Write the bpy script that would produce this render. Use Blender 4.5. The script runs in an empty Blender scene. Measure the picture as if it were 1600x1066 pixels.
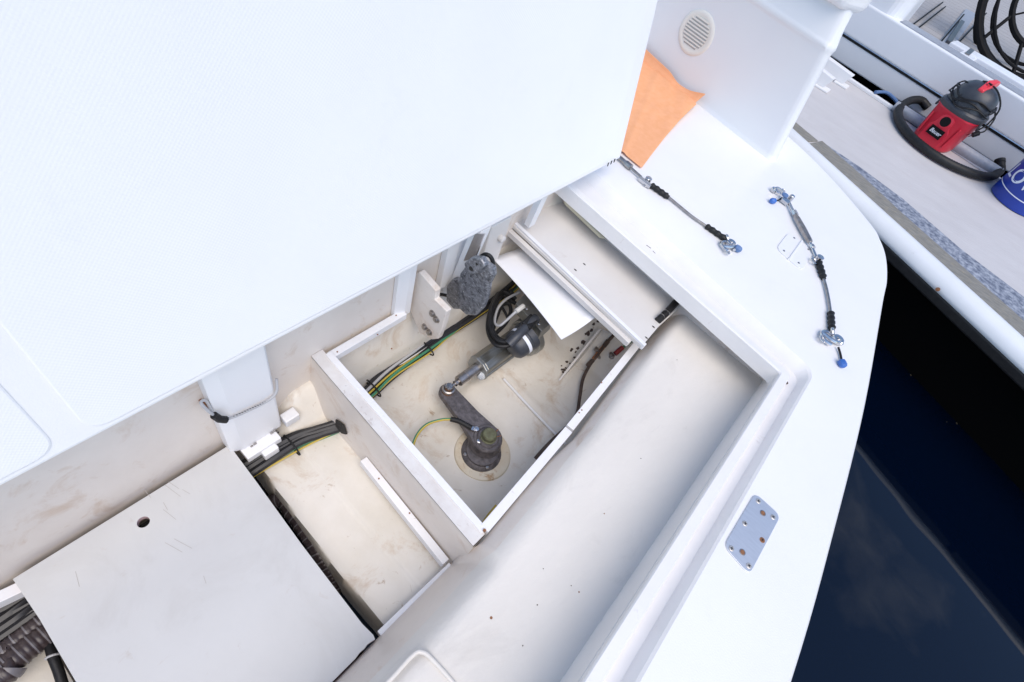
import bpy, bmesh, math, random
from mathutils import Vector, Matrix
random.seed(7)
R = math.radians
sc = bpy.context.scene
COL = sc.collection

# ------------------------------------------------------------------ camera
cm = [[0.707657, 0.660488, 0.250953], [0.658125, -0.48694, -0.574248], [-0.257085, 0.571529, -0.77927]]           # rows: right, down, forward
cam_d = bpy.data.cameras.new('camera')
cam = bpy.data.objects.new('camera', cam_d); COL.objects.link(cam)
r_, d_, f_ = [Vector(v) for v in cm]
mw = Matrix.Identity(4)
for i in range(3):
    mw[i][0], mw[i][1], mw[i][2] = r_[i], -d_[i], -f_[i]
mw[2][3] = 1.0
cam.matrix_world = mw
cam_d.sensor_width = 36; cam_d.lens = 18.45
cam_d.clip_start = .02; cam_d.clip_end = 3000
sc.camera = cam

# ------------------------------------------------------------------ sky and sun
SUN_AZ = R(-34); SUN_EL = R(58)          # azimuth measured from +X towards +Y
w = bpy.data.worlds.new('World'); sc.world = w; w.use_nodes = True
nt = w.node_tree; N = nt.nodes; N.clear()
out = N.new('ShaderNodeOutputWorld'); bg = N.new('ShaderNodeBackground')
sky = N.new('ShaderNodeTexSky'); sky.sky_type = 'NISHITA'; sky.sun_disc = False
sky.sun_elevation = SUN_EL; sky.sun_rotation = math.pi/2 - SUN_AZ
sky.air_density = 1.0; sky.dust_density = .1; sky.ozone_density = 2.4
tc = N.new('ShaderNodeTexCoord'); mp = N.new('ShaderNodeMapping'); mp.inputs['Scale'].default_value = (1, 1, 2.2)
no = N.new('ShaderNodeTexNoise'); no.inputs['Scale'].default_value = 2.6; no.inputs['Detail'].default_value = 9; no.inputs['Roughness'].default_value = .58
ra = N.new('ShaderNodeValToRGB'); ra.color_ramp.elements[0].position = .55; ra.color_ramp.elements[1].position = .96
mx = N.new('ShaderNodeMixRGB'); mx.inputs['Color2'].default_value = (8.8, 9.2, 9.8, 1)
nt.links.new(tc.outputs['Generated'], mp.inputs['Vector']); nt.links.new(mp.outputs[0], no.inputs['Vector'])
nt.links.new(no.outputs['Fac'], ra.inputs[0]); nt.links.new(ra.outputs[0], mx.inputs['Fac'])
nt.links.new(sky.outputs[0], mx.inputs['Color1']); nt.links.new(mx.outputs[0], bg.inputs['Color'])
bg.inputs['Strength'].default_value = .115
nt.links.new(bg.outputs[0], out.inputs['Surface'])

sl = bpy.data.lights.new('sun', 'SUN'); sl.energy = 1.7; sl.angle = R(50); sl.color = (1, .89, .76)
so = bpy.data.objects.new('sun', sl); COL.objects.link(so)
sd = Vector((math.cos(SUN_EL)*math.cos(SUN_AZ), math.cos(SUN_EL)*math.sin(SUN_AZ), math.sin(SUN_EL)))
so.rotation_euler = sd.to_track_quat('Z', 'Y').to_euler()

vs = sc.view_settings
vs.view_transform = 'Standard'; vs.look = 'None'; vs.exposure = .82; vs.gamma = 1; vs.use_curve_mapping = False
cy = sc.cycles
cy.max_bounces = 14; cy.diffuse_bounces = 8; cy.glossy_bounces = 6; cy.transmission_bounces = 6
cy.use_denoising = True
try: cy.denoiser = 'OPENIMAGEDENOISE'
except Exception: pass
cy.sample_clamp_indirect = 8

# ------------------------------------------------------------------ materials
MATS = {}
def mat(name, c, c2=None, scale=8, rough=.45, metal=0, bump=0, bscale=60, spec=.5, stain=None, coat=0, detail=6, stretch=None, voro=False, bdist=.004):
    m = bpy.data.materials.new(name); m.use_nodes = True
    t = m.node_tree; nn = t.nodes; p = nn['Principled BSDF']
    p.inputs['Roughness'].default_value = rough; p.inputs['Metallic'].default_value = metal
    p.inputs['Specular IOR Level'].default_value = spec
    if coat: p.inputs['Coat Weight'].default_value = coat; p.inputs['Coat Roughness'].default_value = .12
    co = nn.new('ShaderNodeTexCoord'); src = co.outputs['Object']
    if stretch:
        q = nn.new('ShaderNodeMapping'); q.inputs['Scale'].default_value = stretch
        t.links.new(src, q.inputs['Vector']); src = q.outputs[0]
    p.inputs['Base Color'].default_value = (*c, 1)
    last = None
    if c2:
        n1 = nn.new('ShaderNodeTexNoise'); n1.inputs['Scale'].default_value = scale; n1.inputs['Detail'].default_value = detail; n1.inputs['Roughness'].default_value = .6
        t.links.new(src, n1.inputs['Vector'])
        cr = nn.new('ShaderNodeValToRGB'); cr.color_ramp.elements[0].position = .35; cr.color_ramp.elements[1].position = .68
        cr.color_ramp.elements[0].color = (*c, 1); cr.color_ramp.elements[1].color = (*c2, 1)
        t.links.new(n1.outputs['Fac'], cr.inputs[0]); last = cr.outputs[0]
    for st in (stain or []):
        sc_, lo, hi, colr = st
        n2 = nn.new('ShaderNodeTexNoise'); n2.inputs['Scale'].default_value = sc_; n2.inputs['Detail'].default_value = 10; n2.inputs['Roughness'].default_value = .72
        n2.inputs['Distortion'].default_value = .6
        t.links.new(src, n2.inputs['Vector'])
        r2 = nn.new('ShaderNodeValToRGB'); r2.color_ramp.elements[0].position = lo; r2.color_ramp.elements[1].position = hi
        t.links.new(n2.outputs['Fac'], r2.inputs[0])
        mi = nn.new('ShaderNodeMixRGB'); mi.inputs['Color2'].default_value = (*colr, 1)
        if last is None: mi.inputs['Color1'].default_value = (*c, 1)
        else: t.links.new(last, mi.inputs['Color1'])
        t.links.new(r2.outputs[0], mi.inputs['Fac']); last = mi.outputs[0]
    if last is not None: t.links.new(last, p.inputs['Base Color'])
    if bump:
        if voro:
            b1 = nn.new('ShaderNodeTexVoronoi'); b1.inputs['Scale'].default_value = bscale; bo = b1.outputs['Distance']
        else:
            b1 = nn.new('ShaderNodeTexNoise'); b1.inputs['Scale'].default_value = bscale; b1.inputs['Detail'].default_value = 5; bo = b1.outputs['Fac']
        t.links.new(src, b1.inputs['Vector'])
        bb = nn.new('ShaderNodeBump'); bb.inputs['Strength'].default_value = bump; bb.inputs['Distance'].default_value = bdist
        t.links.new(bo, bb.inputs['Height']); t.links.new(bb.outputs[0], p.inputs['Normal'])
    MATS[name] = m
    return m

SPECK = (95, .735, .76, (.10, .06, .04))
GEL = mat('gelcoat_white', (.82, .815, .82), (.79, .785, .79), 3, .28, bump=.10, bscale=300, stain=[(5, .58, .8, (.765, .76, .765)), (160, .765, .785, (.22, .2, .18))])
GELW = mat('gelcoat_bulkhead', (.76, .765, .77), (.74, .74, .755), 3, .32, bump=.04, bscale=30, stain=[(30, .70, .76, (.68, .68, .69))])
RIM = mat('gelcoat_rim', (.79, .775, .765), (.75, .735, .725), 9, .35, bump=.06, bscale=90, stain=[(26, .62, .72, (.66, .62, .60)), (120, .73, .76, (.3, .25, .22))])
CREAM = mat('liner_cream', (.73, .67, .61), (.67, .605, .545), 5, .42, bump=.35, bscale=28, stain=[(11, .55, .72, (.58, .47, .38)), SPECK])
FLOOR = mat('bilge_gelcoat', (.75, .71, .645), (.67, .625, .545), 6, .34, bump=.55, bscale=22, stain=[(7, .54, .70, (.56, .45, .34)), (26, .62, .70, (.44, .34, .25)), (70, .69, .73, (.2, .13, .09))])
SHELF = mat('shelf_gelcoat', (.72, .685, .635), (.68, .645, .595), 5, .38, bump=.5, bscale=34, stretch=(1, .45, 1), stain=[(60, .74, .77, (.2, .12, .08)), (9, .56, .76, (.60, .565, .52))])
SHELFB = mat('shelf_board', (.68, .655, .625), (.64, .61, .58), 5, .45, bump=.1, bscale=60, stain=[(14, .62, .76, (.58, .53, .48)), SPECK])
BATTEN = mat('batten_plastic', (.80, .80, .82), (.76, .75, .75), 14, .4, bump=.08, bscale=80, stain=[(34, .63, .72, (.6, .53, .47)), (100, .70, .74, (.14, .10, .08))])
DIVTOP = mat('divider_edge', (.70, .68, .66), (.6, .56, .53), 22, .5, bump=.2, bscale=60, stain=[(40, .6, .7, (.36, .3, .27)), (80, .66, .7, (.10, .08, .08))])
BOARD = mat('cover_board', (.60, .595, .585), (.565, .56, .55), 4, .32, bump=.1, bscale=45, stain=[(5, .52, .75, (.53, .52, .505)), (22, .62, .74, (.52, .48, .45)), (85, .70, .74, (.36, .30, .27))])
BOARDE = mat('board_edge', (.55, .42, .42), (.35, .22, .22), 60, .6)
SCR = mat('scratch', (.42, .39, .365), None, rough=.7)
STEEL = mat('stainless_steel', (.62, .62, .63), (.5, .5, .52), 40, .24, metal=1)
STEELD = mat('stainless_worn', (.45, .43, .42), (.3, .27, .25), 60, .38, metal=1, bump=.1, bscale=120)
PLATE = mat('brushed_plate', (.72, .73, .76), (.66, .67, .70), 30, .5, metal=1, stretch=(1, 6, 1), stain=[(90, .66, .74, (.34, .25, .2))])
SCREWM = mat('screw_steel', (.66, .64, .62), (.5, .45, .4), 200, .5, metal=.9)
RUST = mat('rusty_bolt', (.36, .17, .08), (.2, .09, .05), 200, .7, metal=.4)
CASTI = mat('cast_bronze_dark', (.085, .078, .082), (.17, .155, .165), 60, .55, metal=.45, bump=.6, bscale=90, stain=[(45, .6, .72, (.10, .075, .065)), (120, .66, .72, (.4, .39, .4))])
GREASE = mat('green_patina', (.10, .10, .06), (.16, .17, .10), 90, .6, metal=.3, bump=.5, bscale=120)
ALU = mat('cast_aluminium', (.34, .345, .34), (.27, .275, .26), 30, .4, metal=.75, bump=.12, bscale=70, stain=[(24, .6, .75, (.24, .21, .16))])
ALUB = mat('aluminium_worn', (.30, .30, .28), (.22, .21, .18), 22, .35, metal=.85, stretch=(8, 1, 8), stain=[(18, .58, .72, (.25, .22, .15))])
CORR = mat('white_corrosion', (.62, .64, .66), (.45, .47, .5), 120, .8, bump=.8, bscale=150)
HAMM = mat('hammered_grey_casting', (.09, .095, .11), (.30, .31, .34), 90, .38, metal=.35, bump=.12, bscale=200, stain=[(60, .55, .62, (.06, .062, .07)), (170, .57, .63, (.52, .53, .56))], detail=8)
RUBBER = mat('black_rubber', (.009, .009, .010), (.017, .017, .018), 60, .5, spec=.35)
RUBG = mat('dark_grey_plastic', (.036, .040, .050), (.052, .056, .066), 20, .42)
HOSEM = mat('bilge_hose', (.035, .025, .028), (.06, .045, .045), 60, .35)
HOSEB = mat('hose_rib', (.16, .15, .16), None, rough=.35)
WBLK = mat('wire_black', (.02, .02, .023), None, rough=.4)
WGRN = mat('wire_green', (.05, .22, .12), None, rough=.4)
WYEL = mat('wire_yellow', (.55, .40, .05), (.48, .36, .06), 40, .45)
WGRY = mat('wire_grey', (.42, .42, .43), None, rough=.45)
WBRN = mat('wire_brown', (.05, .034, .028), (.10, .065, .05), 60, .55)
WWHT = mat('wire_white', (.6, .59, .56), None, rough=.45)
PAPER = mat('white_sheet', (.82, .825, .85), None, rough=.5)
CLOTH = mat('orange_cloth', (.88, .44, .24), (.84, .40, .20), 40, .9, bump=.5, bscale=400, spec=.15)
BLUE = mat('blue_plastic', (.035, .12, .42), (.05, .16, .5), 30, .4)
BLUEL = mat('pale_blue_plastic', (.10, .18, .36), None, rough=.4)
WHITEP = mat('white_plastic', (.78, .78, .79), None, rough=.4)
LENS = mat('cream_plastic', (.70, .66, .50), (.64, .58, .40), 10, .35)
VENTM = mat('vent_plastic', (.74, .71, .65), None, rough=.4)
DARK = mat('dark_gap', (.02, .018, .017), None, rough=.8)
MOLD = mat('black_mould', (.05, .035, .03), (.1, .07, .055), 120, .9)
REDP = mat('red_plastic', (.66, .022, .05), (.6, .02, .045), 14, .36)
REDL = mat('red_handle', (.72, .04, .06), None, rough=.35)
BUCK = mat('blue_bucket_plastic', (.012, .04, .30), (.015, .05, .34), 9, .32)
LETT = mat('white_print', (.75, .78, .85), None, rough=.5)
LBLK = mat('black_print', (.006, .006, .007), None, rough=.6, spec=.2)
DOCK = mat('dock_concrete', (.56, .545, .545), (.51, .495, .495), 5, .75, bump=.35, bscale=60, stretch=(.7, 1.8, 1), stain=[(3.5, .56, .76, (.50, .475, .47)), (1.6, .64, .74, (.44, .41, .40)), (60, .66, .74, (.3, .27, .25))])
STRIP = mat('mottled_rubber_strip', (.11, .13, .18), (.38, .41, .47), 46, .7, bump=.5, bscale=60, detail=2)
WOOD = mat('weathered_wood', (.27, .26, .23), (.17, .165, .15), 12, .8, bump=.5, bscale=50, stretch=(2, 8, 2), stain=[(16, .56, .66, (.34, .29, .19))])
BUMP = mat('white_vinyl_bumper', (.76, .78, .80), (.70, .72, .74), 4, .35, stain=[(8, .62, .76, (.55, .56, .56))])
SHADEB = mat('shade_and_clip_black', (.004, .004, .004), None, rough=1, spec=0)  # near-black for shade painted under dock and neighbour hull, also the joint clip
NHULL = mat('neighbour_gelcoat', (.78, .79, .82), (.75, .76, .79), 2, .3)
NPLK = mat('grey_planks', (.42, .40, .39), (.33, .315, .31), 10, .7, stretch=(1.2, 9, 1))
GALV = mat('galvanised_pipe', (.40, .42, .46), (.33, .35, .39), 50, .55, metal=.3)
CARBON = mat('black_coated_wire', (.006, .006, .007), None, rough=.7, spec=.2)

def nonskid():
    m = mat('nonskid_gelcoat', (.82, .82, .825), (.80, .80, .81), 4, .4, stain=[(6, .6, .82, (.77, .77, .78)), (150, .775, .79, (.4, .38, .36))])
    t = m.node_tree; nn = t.nodes; p = nn['Principled BSDF']
    co = nn.new('ShaderNodeTexCoord'); se = nn.new('ShaderNodeSeparateXYZ'); t.links.new(co.outputs['Object'], se.inputs[0])
    k = 2*math.pi/.0066
    outs = []
    for s in (1, -1):
        a = nn.new('ShaderNodeMath'); a.operation = 'MULTIPLY_ADD'; a.inputs[1].default_value = s; t.links.new(se.outputs['Z'], a.inputs[0]); t.links.new(se.outputs['Y'], a.inputs[2])
        b = nn.new('ShaderNodeMath'); b.operation = 'MULTIPLY'; b.inputs[1].default_value = k; t.links.new(a.outputs[0], b.inputs[0])
        c = nn.new('ShaderNodeMath'); c.operation = 'SINE'; t.links.new(b.outputs[0], c.inputs[0]); outs.append(c)
    mu = nn.new('ShaderNodeMath'); mu.operation = 'ADD'; t.links.new(outs[0].outputs[0], mu.inputs[0]); t.links.new(outs[1].outputs[0], mu.inputs[1])
    bb = nn.new('ShaderNodeBump'); bb.inputs['Strength'].default_value = .075; bb.inputs['Distance'].default_value = .0005
    t.links.new(mu.outputs[0], bb.inputs['Height']); t.links.new(bb.outputs[0], p.inputs['Normal'])
    return m
NSKID = nonskid()

WATER = mat('water', (.0006, .0028, .010), None, rough=.015, spec=.5)
def water_waves():
    t = WATER.node_tree; nn = t.nodes; p = nn['Principled BSDF']; p.inputs['IOR'].default_value = 1.42
    co = nn.new('ShaderNodeTexCoord'); n1 = nn.new('ShaderNodeTexNoise'); n1.inputs['Scale'].default_value = 1.6; n1.inputs['Detail'].default_value = 2
    bb = nn.new('ShaderNodeBump'); bb.inputs['Strength'].default_value = .12; bb.inputs['Distance'].default_value = .05
    t.links.new(co.outputs['Object'], n1.inputs['Vector']); t.links.new(n1.outputs['Fac'], bb.inputs['Height']); t.links.new(bb.outputs[0], p.inputs['Normal'])
water_waves()

# ------------------------------------------------------------------ helpers
def V(*a): return Vector(a[0]) if len(a) == 1 else Vector(a)
def link(o, parent=None):
    COL.objects.link(o)
    if parent: o.parent = parent
    return o
def mk(name, chunks, parent=None, smooth=False, bevel=0, seg=2, ang=40):
    """chunks: [(verts, faces, material), ...] joined into one mesh object"""
    vv, ff, mi, ms = [], [], [], []
    for v, f, m in chunks:
        if m not in ms: ms.append(m)
        b = len(vv); vv += [tuple(x) for x in v]
        for q in f: ff.append([b + i for i in q]); mi.append(ms.index(m))
    me = bpy.data.meshes.new(name); me.from_pydata(vv, [], ff)
    for m in ms: me.materials.append(m)
    bm = bmesh.new(); bm.from_mesh(me)
    for q, i in zip(bm.faces, mi): q.material_index = i; q.smooth = smooth
    bmesh.ops.recalc_face_normals(bm, faces=bm.faces)
    bm.to_mesh(me); bm.free()
    o = bpy.data.objects.new(name, me); link(o, parent)
    if smooth:
        try: me.set_sharp_from_angle(angle=R(ang))
        except Exception: pass
    if bevel:
        md = o.modifiers.new('bevel', 'BEVEL'); md.width = bevel; md.segments = seg; md.limit_method = 'ANGLE'; md.angle_limit = R(35)
        md.harden_normals = False
    return o
def thing(name, label, cat, group=None, loc=(0, 0, 0)):
    o = bpy.data.objects.new(name, None); o.empty_display_size = .05; link(o); o.location = loc
    return tag(o, label, cat, group)
def tag(o, label, cat, group=None):
    o['label'] = label; o['category'] = cat
    if group: o['group'] = group
    return o
def prism(poly, ext):
    """planar 3D polygon extruded along ext"""
    n = len(poly); e = V(ext); a = [V(p) for p in poly]
    v = a + [p + e for p in a]
    f = [list(range(n))[::-1], list(range(n, 2*n))] + [[i, (i+1) % n, n+(i+1) % n, n+i] for i in range(n)]
    return v, f
def box(x0, x1, y0, y1, z0, z1):
    return prism([(x0, y0, z0), (x1, y0, z0), (x1, y1, z0), (x0, y1, z0)], (0, 0, z1-z0))
def beam(a, b, wd, ht, up=(0, 0, 1)):
    """box beam whose top centre line runs a-b"""
    a, b, up = V(a), V(b), V(up); d = (b-a).normalized(); s = d.cross(up).normalized()*wd/2; u = s.cross(d).normalized()*ht
    return prism([a-s, a+s, a+s-u, a-s-u], b-a)
def cr(pts, n=8):
    """Catmull-Rom through points"""
    p = [V(q) for q in pts]
    if len(p) < 3: return p
    p = [p[0]*2-p[1]] + p + [p[-1]*2-p[-2]]
    o = []
    for i in range(1, len(p)-2):
        for k in range(n):
            t = k/n
            o.append(.5*((2*p[i]) + (p[i+1]-p[i-1])*t + (2*p[i-1]-5*p[i]+4*p[i+1]-p[i+2])*t*t + (3*p[i]-p[i-1]-3*p[i+1]+p[i+2])*t**3))
    o.append(p[-2]); return o
def tube(path, r, seg=10, rad=None, closed=False):
    p = [V(q) for q in path]; n = len(p); v, f = [], []
    t0 = (p[1]-p[0]).normalized(); ref = V(0, 0, 1) if abs(t0.z) < .9 else V(1, 0, 0)
    nrm = (ref - t0*ref.dot(t0)).normalized()
    for i in range(n):
        if closed: t = (p[(i+1) % n]-p[i-1]).normalized()
        else: t = (p[min(i+1, n-1)]-p[max(i-1, 0)]).normalized()
        nrm = (nrm - t*nrm.dot(t)).normalized(); bn = t.cross(nrm)
        rr = rad[i] if rad else r
        for k in range(seg):
            a = 2*math.pi*k/seg; v.append(p[i] + (nrm*math.cos(a)+bn*math.sin(a))*rr)
    m = n if closed else n-1
    for i in range(m):
        for k in range(seg):
            a, b = i*seg, ((i+1) % n)*seg; f.append([a+k, a+(k+1) % seg, b+(k+1) % seg, b+k])
    if not closed: f += [list(range(seg))[::-1], [(n-1)*seg+k for k in range(seg)]]
    return v, f
def lathe(o, ax, prof, seg=24, ang0=0):
    """profile [(distance along ax, radius)]"""
    o, ax = V(o), V(ax).normalized(); ref = V(0, 0, 1) if abs(ax.z) < .9 else V(1, 0, 0)
    x = (ref-ax*ref.dot(ax)).normalized(); y = ax.cross(x); v, f = [], []
    for h, r in prof:
        for k in range(seg):
            a = ang0+2*math.pi*k/seg; v.append(o+ax*h+(x*math.cos(a)+y*math.sin(a))*max(r, 1e-5))
    for i in range(len(prof)-1):
        for k in range(seg): f.append([i*seg+k, i*seg+(k+1) % seg, (i+1)*seg+(k+1) % seg, (i+1)*seg+k])
    f += [list(range(seg))[::-1], [(len(prof)-1)*seg+k for k in range(seg)]]
    return v, f
def ring(c, ax, r, t, seg=20, ts=8, a0=0, a1=2*math.pi):
    c, ax = V(c), V(ax).normalized(); ref = V(0, 0, 1) if abs(ax.z) < .9 else V(1, 0, 0)
    x = (ref-ax*ref.dot(ax)).normalized(); y = ax.cross(x); full = abs(a1-a0-2*math.pi) < 1e-3
    n = seg if full else seg+1
    return tube([c+(x*math.cos(a0+(a1-a0)*k/seg)+y*math.sin(a0+(a1-a0)*k/seg))*r for k in range(n)], t, ts, closed=full)
def rrect(c, r, n=7):
    """rounded polygon through corner list (2D, counter-clockwise)"""
    o = []; m = len(c)
    for i in range(m):
        p, a, b = V(*c[i], 0), V(*c[i-1], 0), V(*c[(i+1) % m], 0)
        da, db = (a-p).normalized(), (b-p).normalized(); rr = r[i] if isinstance(r, (list, tuple)) else r
        s, e = p+da*rr, p+db*rr
        for k in range(n+1):
            t = k/n; o.append((s*(1-t)**2 + p*2*t*(1-t) + e*t*t).to_2d())
    return o
def loft(loops, closed=True):
    v, f = [], []; n = len(loops[0])
    for l in loops: v += l
    for i in range(len(loops)-1):
        for k in range(n if closed else n-1):
            f.append([i*n+k, i*n+(k+1) % n, (i+1)*n+(k+1) % n, (i+1)*n+k])
    return v, f
def fill(outer, holes, z):
    bm = bmesh.new()
    for lp in [outer]+holes:
        vs_ = [bm.verts.new((p[0], p[1], z)) for p in lp]
        for i in range(len(vs_)): bm.edges.new((vs_[i-1], vs_[i]))
    bmesh.ops.triangle_fill(bm, use_beauty=True, edges=bm.edges[:])
    bm.verts.index_update()
    r = [v.co.copy() for v in bm.verts], [[v.index for v in q.verts] for q in bm.faces]
    bm.free(); return r
def grid(xs, ys, fz):
    v = [V(x, y, fz(x, y)) for x in xs for y in ys]; m = len(ys)
    f = [[i*m+j, (i+1)*m+j, (i+1)*m+j+1, i*m+j+1] for i in range(len(xs)-1) for j in range(m-1)]
    return v, f
def lin(a, b, n): return [a+(b-a)*i/(n-1) for i in range(n)]
def sstep(a, b, x):
    t = min(1, max(0, (x-a)/(b-a))); return t*t*(3-2*t)
def interp(tab, x):
    if x <= tab[0][0]: return tab[0][1]
    for (a, b), (c, d) in zip(tab, tab[1:]):
        if x <= c: return b+(d-b)*(x-a)/(c-a)
    return tab[-1][1]
def up(p, dz): return (p[0], p[1], p[2]+dz)

# ------------------------------------------------------------------ water
WZ = -.57
o = mk('water', [([(-400, -400, WZ), (400, -400, WZ), (400, 400, WZ), (-400, 400, WZ)], [[0, 1, 2, 3]], WATER)]); o['kind'] = 'structure'

# ------------------------------------------------------------------ the boat
boat = thing('boat', 'white fibreglass boat stern with its floor hatch standing open', 'boat')
hull = [(.62, -2.6), (.60, -1.4), (.585, -.6), (.565, 0), (.533, .59), (.495, .957), (.435, 1.409), (.343, 1.925), (.318, 2.07), (.275, 2.206), (.225, 2.295), (.165, 2.358), (-.064, 2.504), (-.348, 2.625), (-1.0, 2.82), (-2.4, 3.05)]
hull = [p.to_2d() for p in cr([(*p, 0) for p in hull], 6)] + [V(-2.4, -2.6).to_2d() if False else Vector((-2.4, -2.6))]
def off(lp, d):
    n = len(lp); o = []
    for i in range(n):
        a, b = lp[i-1], lp[(i+1) % n]; t = (b-a).normalized(); o.append(lp[i]+Vector((t.y, -t.x))*d)
    return o
# hatch opening loops, corners: aft/inboard, aft/outboard, forward/outboard, forward/inboard
def loop(ya0, ya1, xa0, xa1, r, z, xf=-.70):
    return [V(p.x, p.y, z) for p in rrect([(xa1, -2.2), (xa0, ya1), (xf, ya0), (xf, -2.2)], [.02, r, .02, .02])]
L0 = loop(1.508, 1.384, .286, .388, .045, 0, -.725)
L1 = loop(1.502, 1.377, .280, .382, .042, -.004, -.722)
L2 = loop(1.478, 1.356, .268, .369, .034, -.030, -.715)
L3 = loop(1.400, 1.328, .246, .344, .02, -.033, -.710)
L4 = loop(1.394, 1.323, .241, .338, .018, -.014, -.707)
L5 = loop(1.388, 1.318, .237, .333, .016, -.009, -.704)
L6 = loop(1.366, 1.300, .2165, .309, .012, -.008, -.701)
L7 = loop(1.362, 1.296, .2135, .306, .012, -.012, -.698)
L8 = loop(1.358, 1.290, .2125, .305, .012, -.060, -.695)
L9 = loop(1.375, 1.31, .225, .318, .012, -.064, -.697)
hl = off(hull, 0)
dv, df = fill([(p.x, p.y) for p in hull], [[(p.x, p.y) for p in L0]], 0)
mk('deck', [(dv, df, GEL)], boat)
mk('hatch_rim', [(*loft([L0, L1, L2, L3, L4, L5, L6, L7, L8, L9]), RIM)], boat, smooth=True, ang=24)
mk('hatch_inner_wall', [(*prism([(.2090, 1.41, -.03), (.3050, -2.2, -.03), (.3050, -2.2, -.2), (.2090, 1.41, -.2)], (.02, 0, 0)), RIM)], boat)
def hz(d, z): return [V(p.x, p.y, z) for p in off(hull, d)]
mk('hull_side', [(*loft([hz(0, 0), hz(.006, -.004), hz(.010, -.012), hz(.011, -.05), hz(.004, -.055), hz(-.01, -.3), hz(-.05, -.7), hz(-.2, -1.2)]), GEL)], boat, smooth=True)
# small screw dots and stains on the rim corner
mk('drain_hole', [(*lathe((0.2432, 1.2979, -0.0260), (0, 0, 1), [(0, .006), (.002, .006)], 10), WBRN)], boat)

# --- compartment shell
mk('forward_wall', [(*box(-.72, -.69, -2.2, 1.44, -.75, -.002), CREAM)], boat)
mk('outboard_wall', [(*prism([(-.69, 1.425, -.75), (.36, 1.36, -.75), (.36, 1.36, -.07), (-.69, 1.425, -.07)], (0, .03, 0)), CREAM)], boat)
mk('aft_wall', [(*box(.345, .37, -2.2, 1.36, -.75, -.065), CREAM)], boat)
mk('inboard_wall', [(*box(-.72, .37, -2.25, -2.2, -.75, -.065), CREAM)], boat)
mk('bilge_bottom', [(*box(-.72, .37, -2.2, 1.44, -.80, -.68), FLOOR)], boat)

# --- rounded aft shelf
XB = [(-2.2, -.078), (.385, -.077), (.40, -.06), (.41, -.054), (.55, -.066), (.69, -.076), (.81, -.071), (1.21, -.122), (1.45, -.14)]
ZB = [(-2.2, -.37), (.375, -.37), (.405, -.215), (1.45, -.215)]
XS = [(-2.2, .0), (.16, -.004), (.25, -.005), (.43, -.013), (.56, -.022), (.73, -.043), (1.15, -.093), (1.25, -.105), (1.45, -.12)]
def shelf():
    rows = []; ys = lin(-2.2, .36, 30)+lin(.37, .42, 9)+lin(.44, 1.45, 46)
    for y in ys:
        xb, zb, xs = interp(XB, y), interp(ZB, y), interp(XS, y); zs = -.152+.012*sstep(.9, 1.4, y)
        row = [V(xb+.002, y, -.70), V(xb, y, zb)]
        p0, p1, p2 = V(xb, y, zb), V(xb+(xs-xb)*.80, y, zs-.004), V(xs+.028, y, zs+.001)
        for k in range(1, 9):
            t = k/8; row.append(p0*(1-t)**2+p1*2*t*(1-t)+p2*t*t)
        for x in lin(xs+.036, .36, 14):
            row.append(V(x, y, zs+.001+.010*sstep(.0, .34, x)+.0012*math.sin(y*9+x*7)))
        rows.append(row)
    return loft(rows, False)
sh = mk('aft_shelf', [(*shelf(), SHELF)], boat, smooth=True, ang=75)
sh.data.materials.append(CREAM)
for q in sh.data.polygons:
    if q.index % 23 < 5: q.material_index = 1  # band given the darker cream; shade of its lid-facing side put into colour
mk('moulded_edge', [(*tube(cr([(-0.0010, 0.0325, -0.1470), (0.0033, 0.0991, -0.1470), (0.0032, 0.1520, -0.1470), (0.0111, 0.1671, -0.1470), (0.0334, 0.1729, -0.1470), (0.1012, 0.1754, -0.1470), (0.1778, 0.1752, -0.1470)], 6), .0045, 10), SHELF)], boat, smooth=True)

# --- divider between the two bays, with its cap and battens
dv_pts = [(-.69, .412, -.21), (-.06, .392, -.21), (-.06, .432, -.21), (-.69, .447, -.21)]
mk('divider', [(*loft([[V(p) for p in dv_pts], [V(-.69, .372, -.7), V(-.06, .365, -.7), V(-.06, .432, -.7), V(-.69, .447, -.7)]]), CREAM)], boat)
mk('divider_edge', [(*prism([(-.689, .4125, -.209), (-.062, .3925, -.209), (-.062, .431, -.209), (-.689, .446, -.209)], (0, 0, .003)), DIVTOP)], boat)
b1 = mk('batten', [(*beam((-0.6700, 0.4504, -0.2020), (-0.0681, 0.4342, -0.2020), .017, .03), BATTEN)], boat, bevel=.0012)
mk('batten', [(*beam(up((-0.6636, 0.4477, -0.2070), 0), (-0.6636, 0.7007, -0.2070), .022, .024), BATTEN)], boat, bevel=.0012)
mk('batten', [(*beam((-0.0710, 0.4365, -0.2000), (-0.0983, 0.7936, -0.2000), .024, .03), BATTEN)], boat, bevel=.0012)
mk('batten', [(*beam((-0.0997, 0.8016, -0.2010), (-0.1410, 1.2132, -0.2010), .023, .03), BATTEN)], boat, bevel=.0012)
mk('batten', [(*beam((-0.4316, 0.3839, -0.3650), (-0.0896, 0.3680, -0.3650), .020, .03), BATTEN)], boat, bevel=.0012)
mk('batten', [(*beam((-0.0732, 0.3725, -0.3660), (-0.0780, 0.1562, -0.3660), .020, .03), BATTEN)], boat, bevel=.0012)
mk('batten', [(*beam((-0.6715, -0.3833, -0.3720), (-0.6521, -0.2817, -0.3720), .024, .03), BATTEN)], boat, bevel=.0012)
for p in ((-0.0679, 0.4329, -0.1985), ):
    mk('screw', [(*lathe(p, (0, 0, 1), [(0, .004), (.0015, .004)], 10), RUST)], boat)
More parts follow.
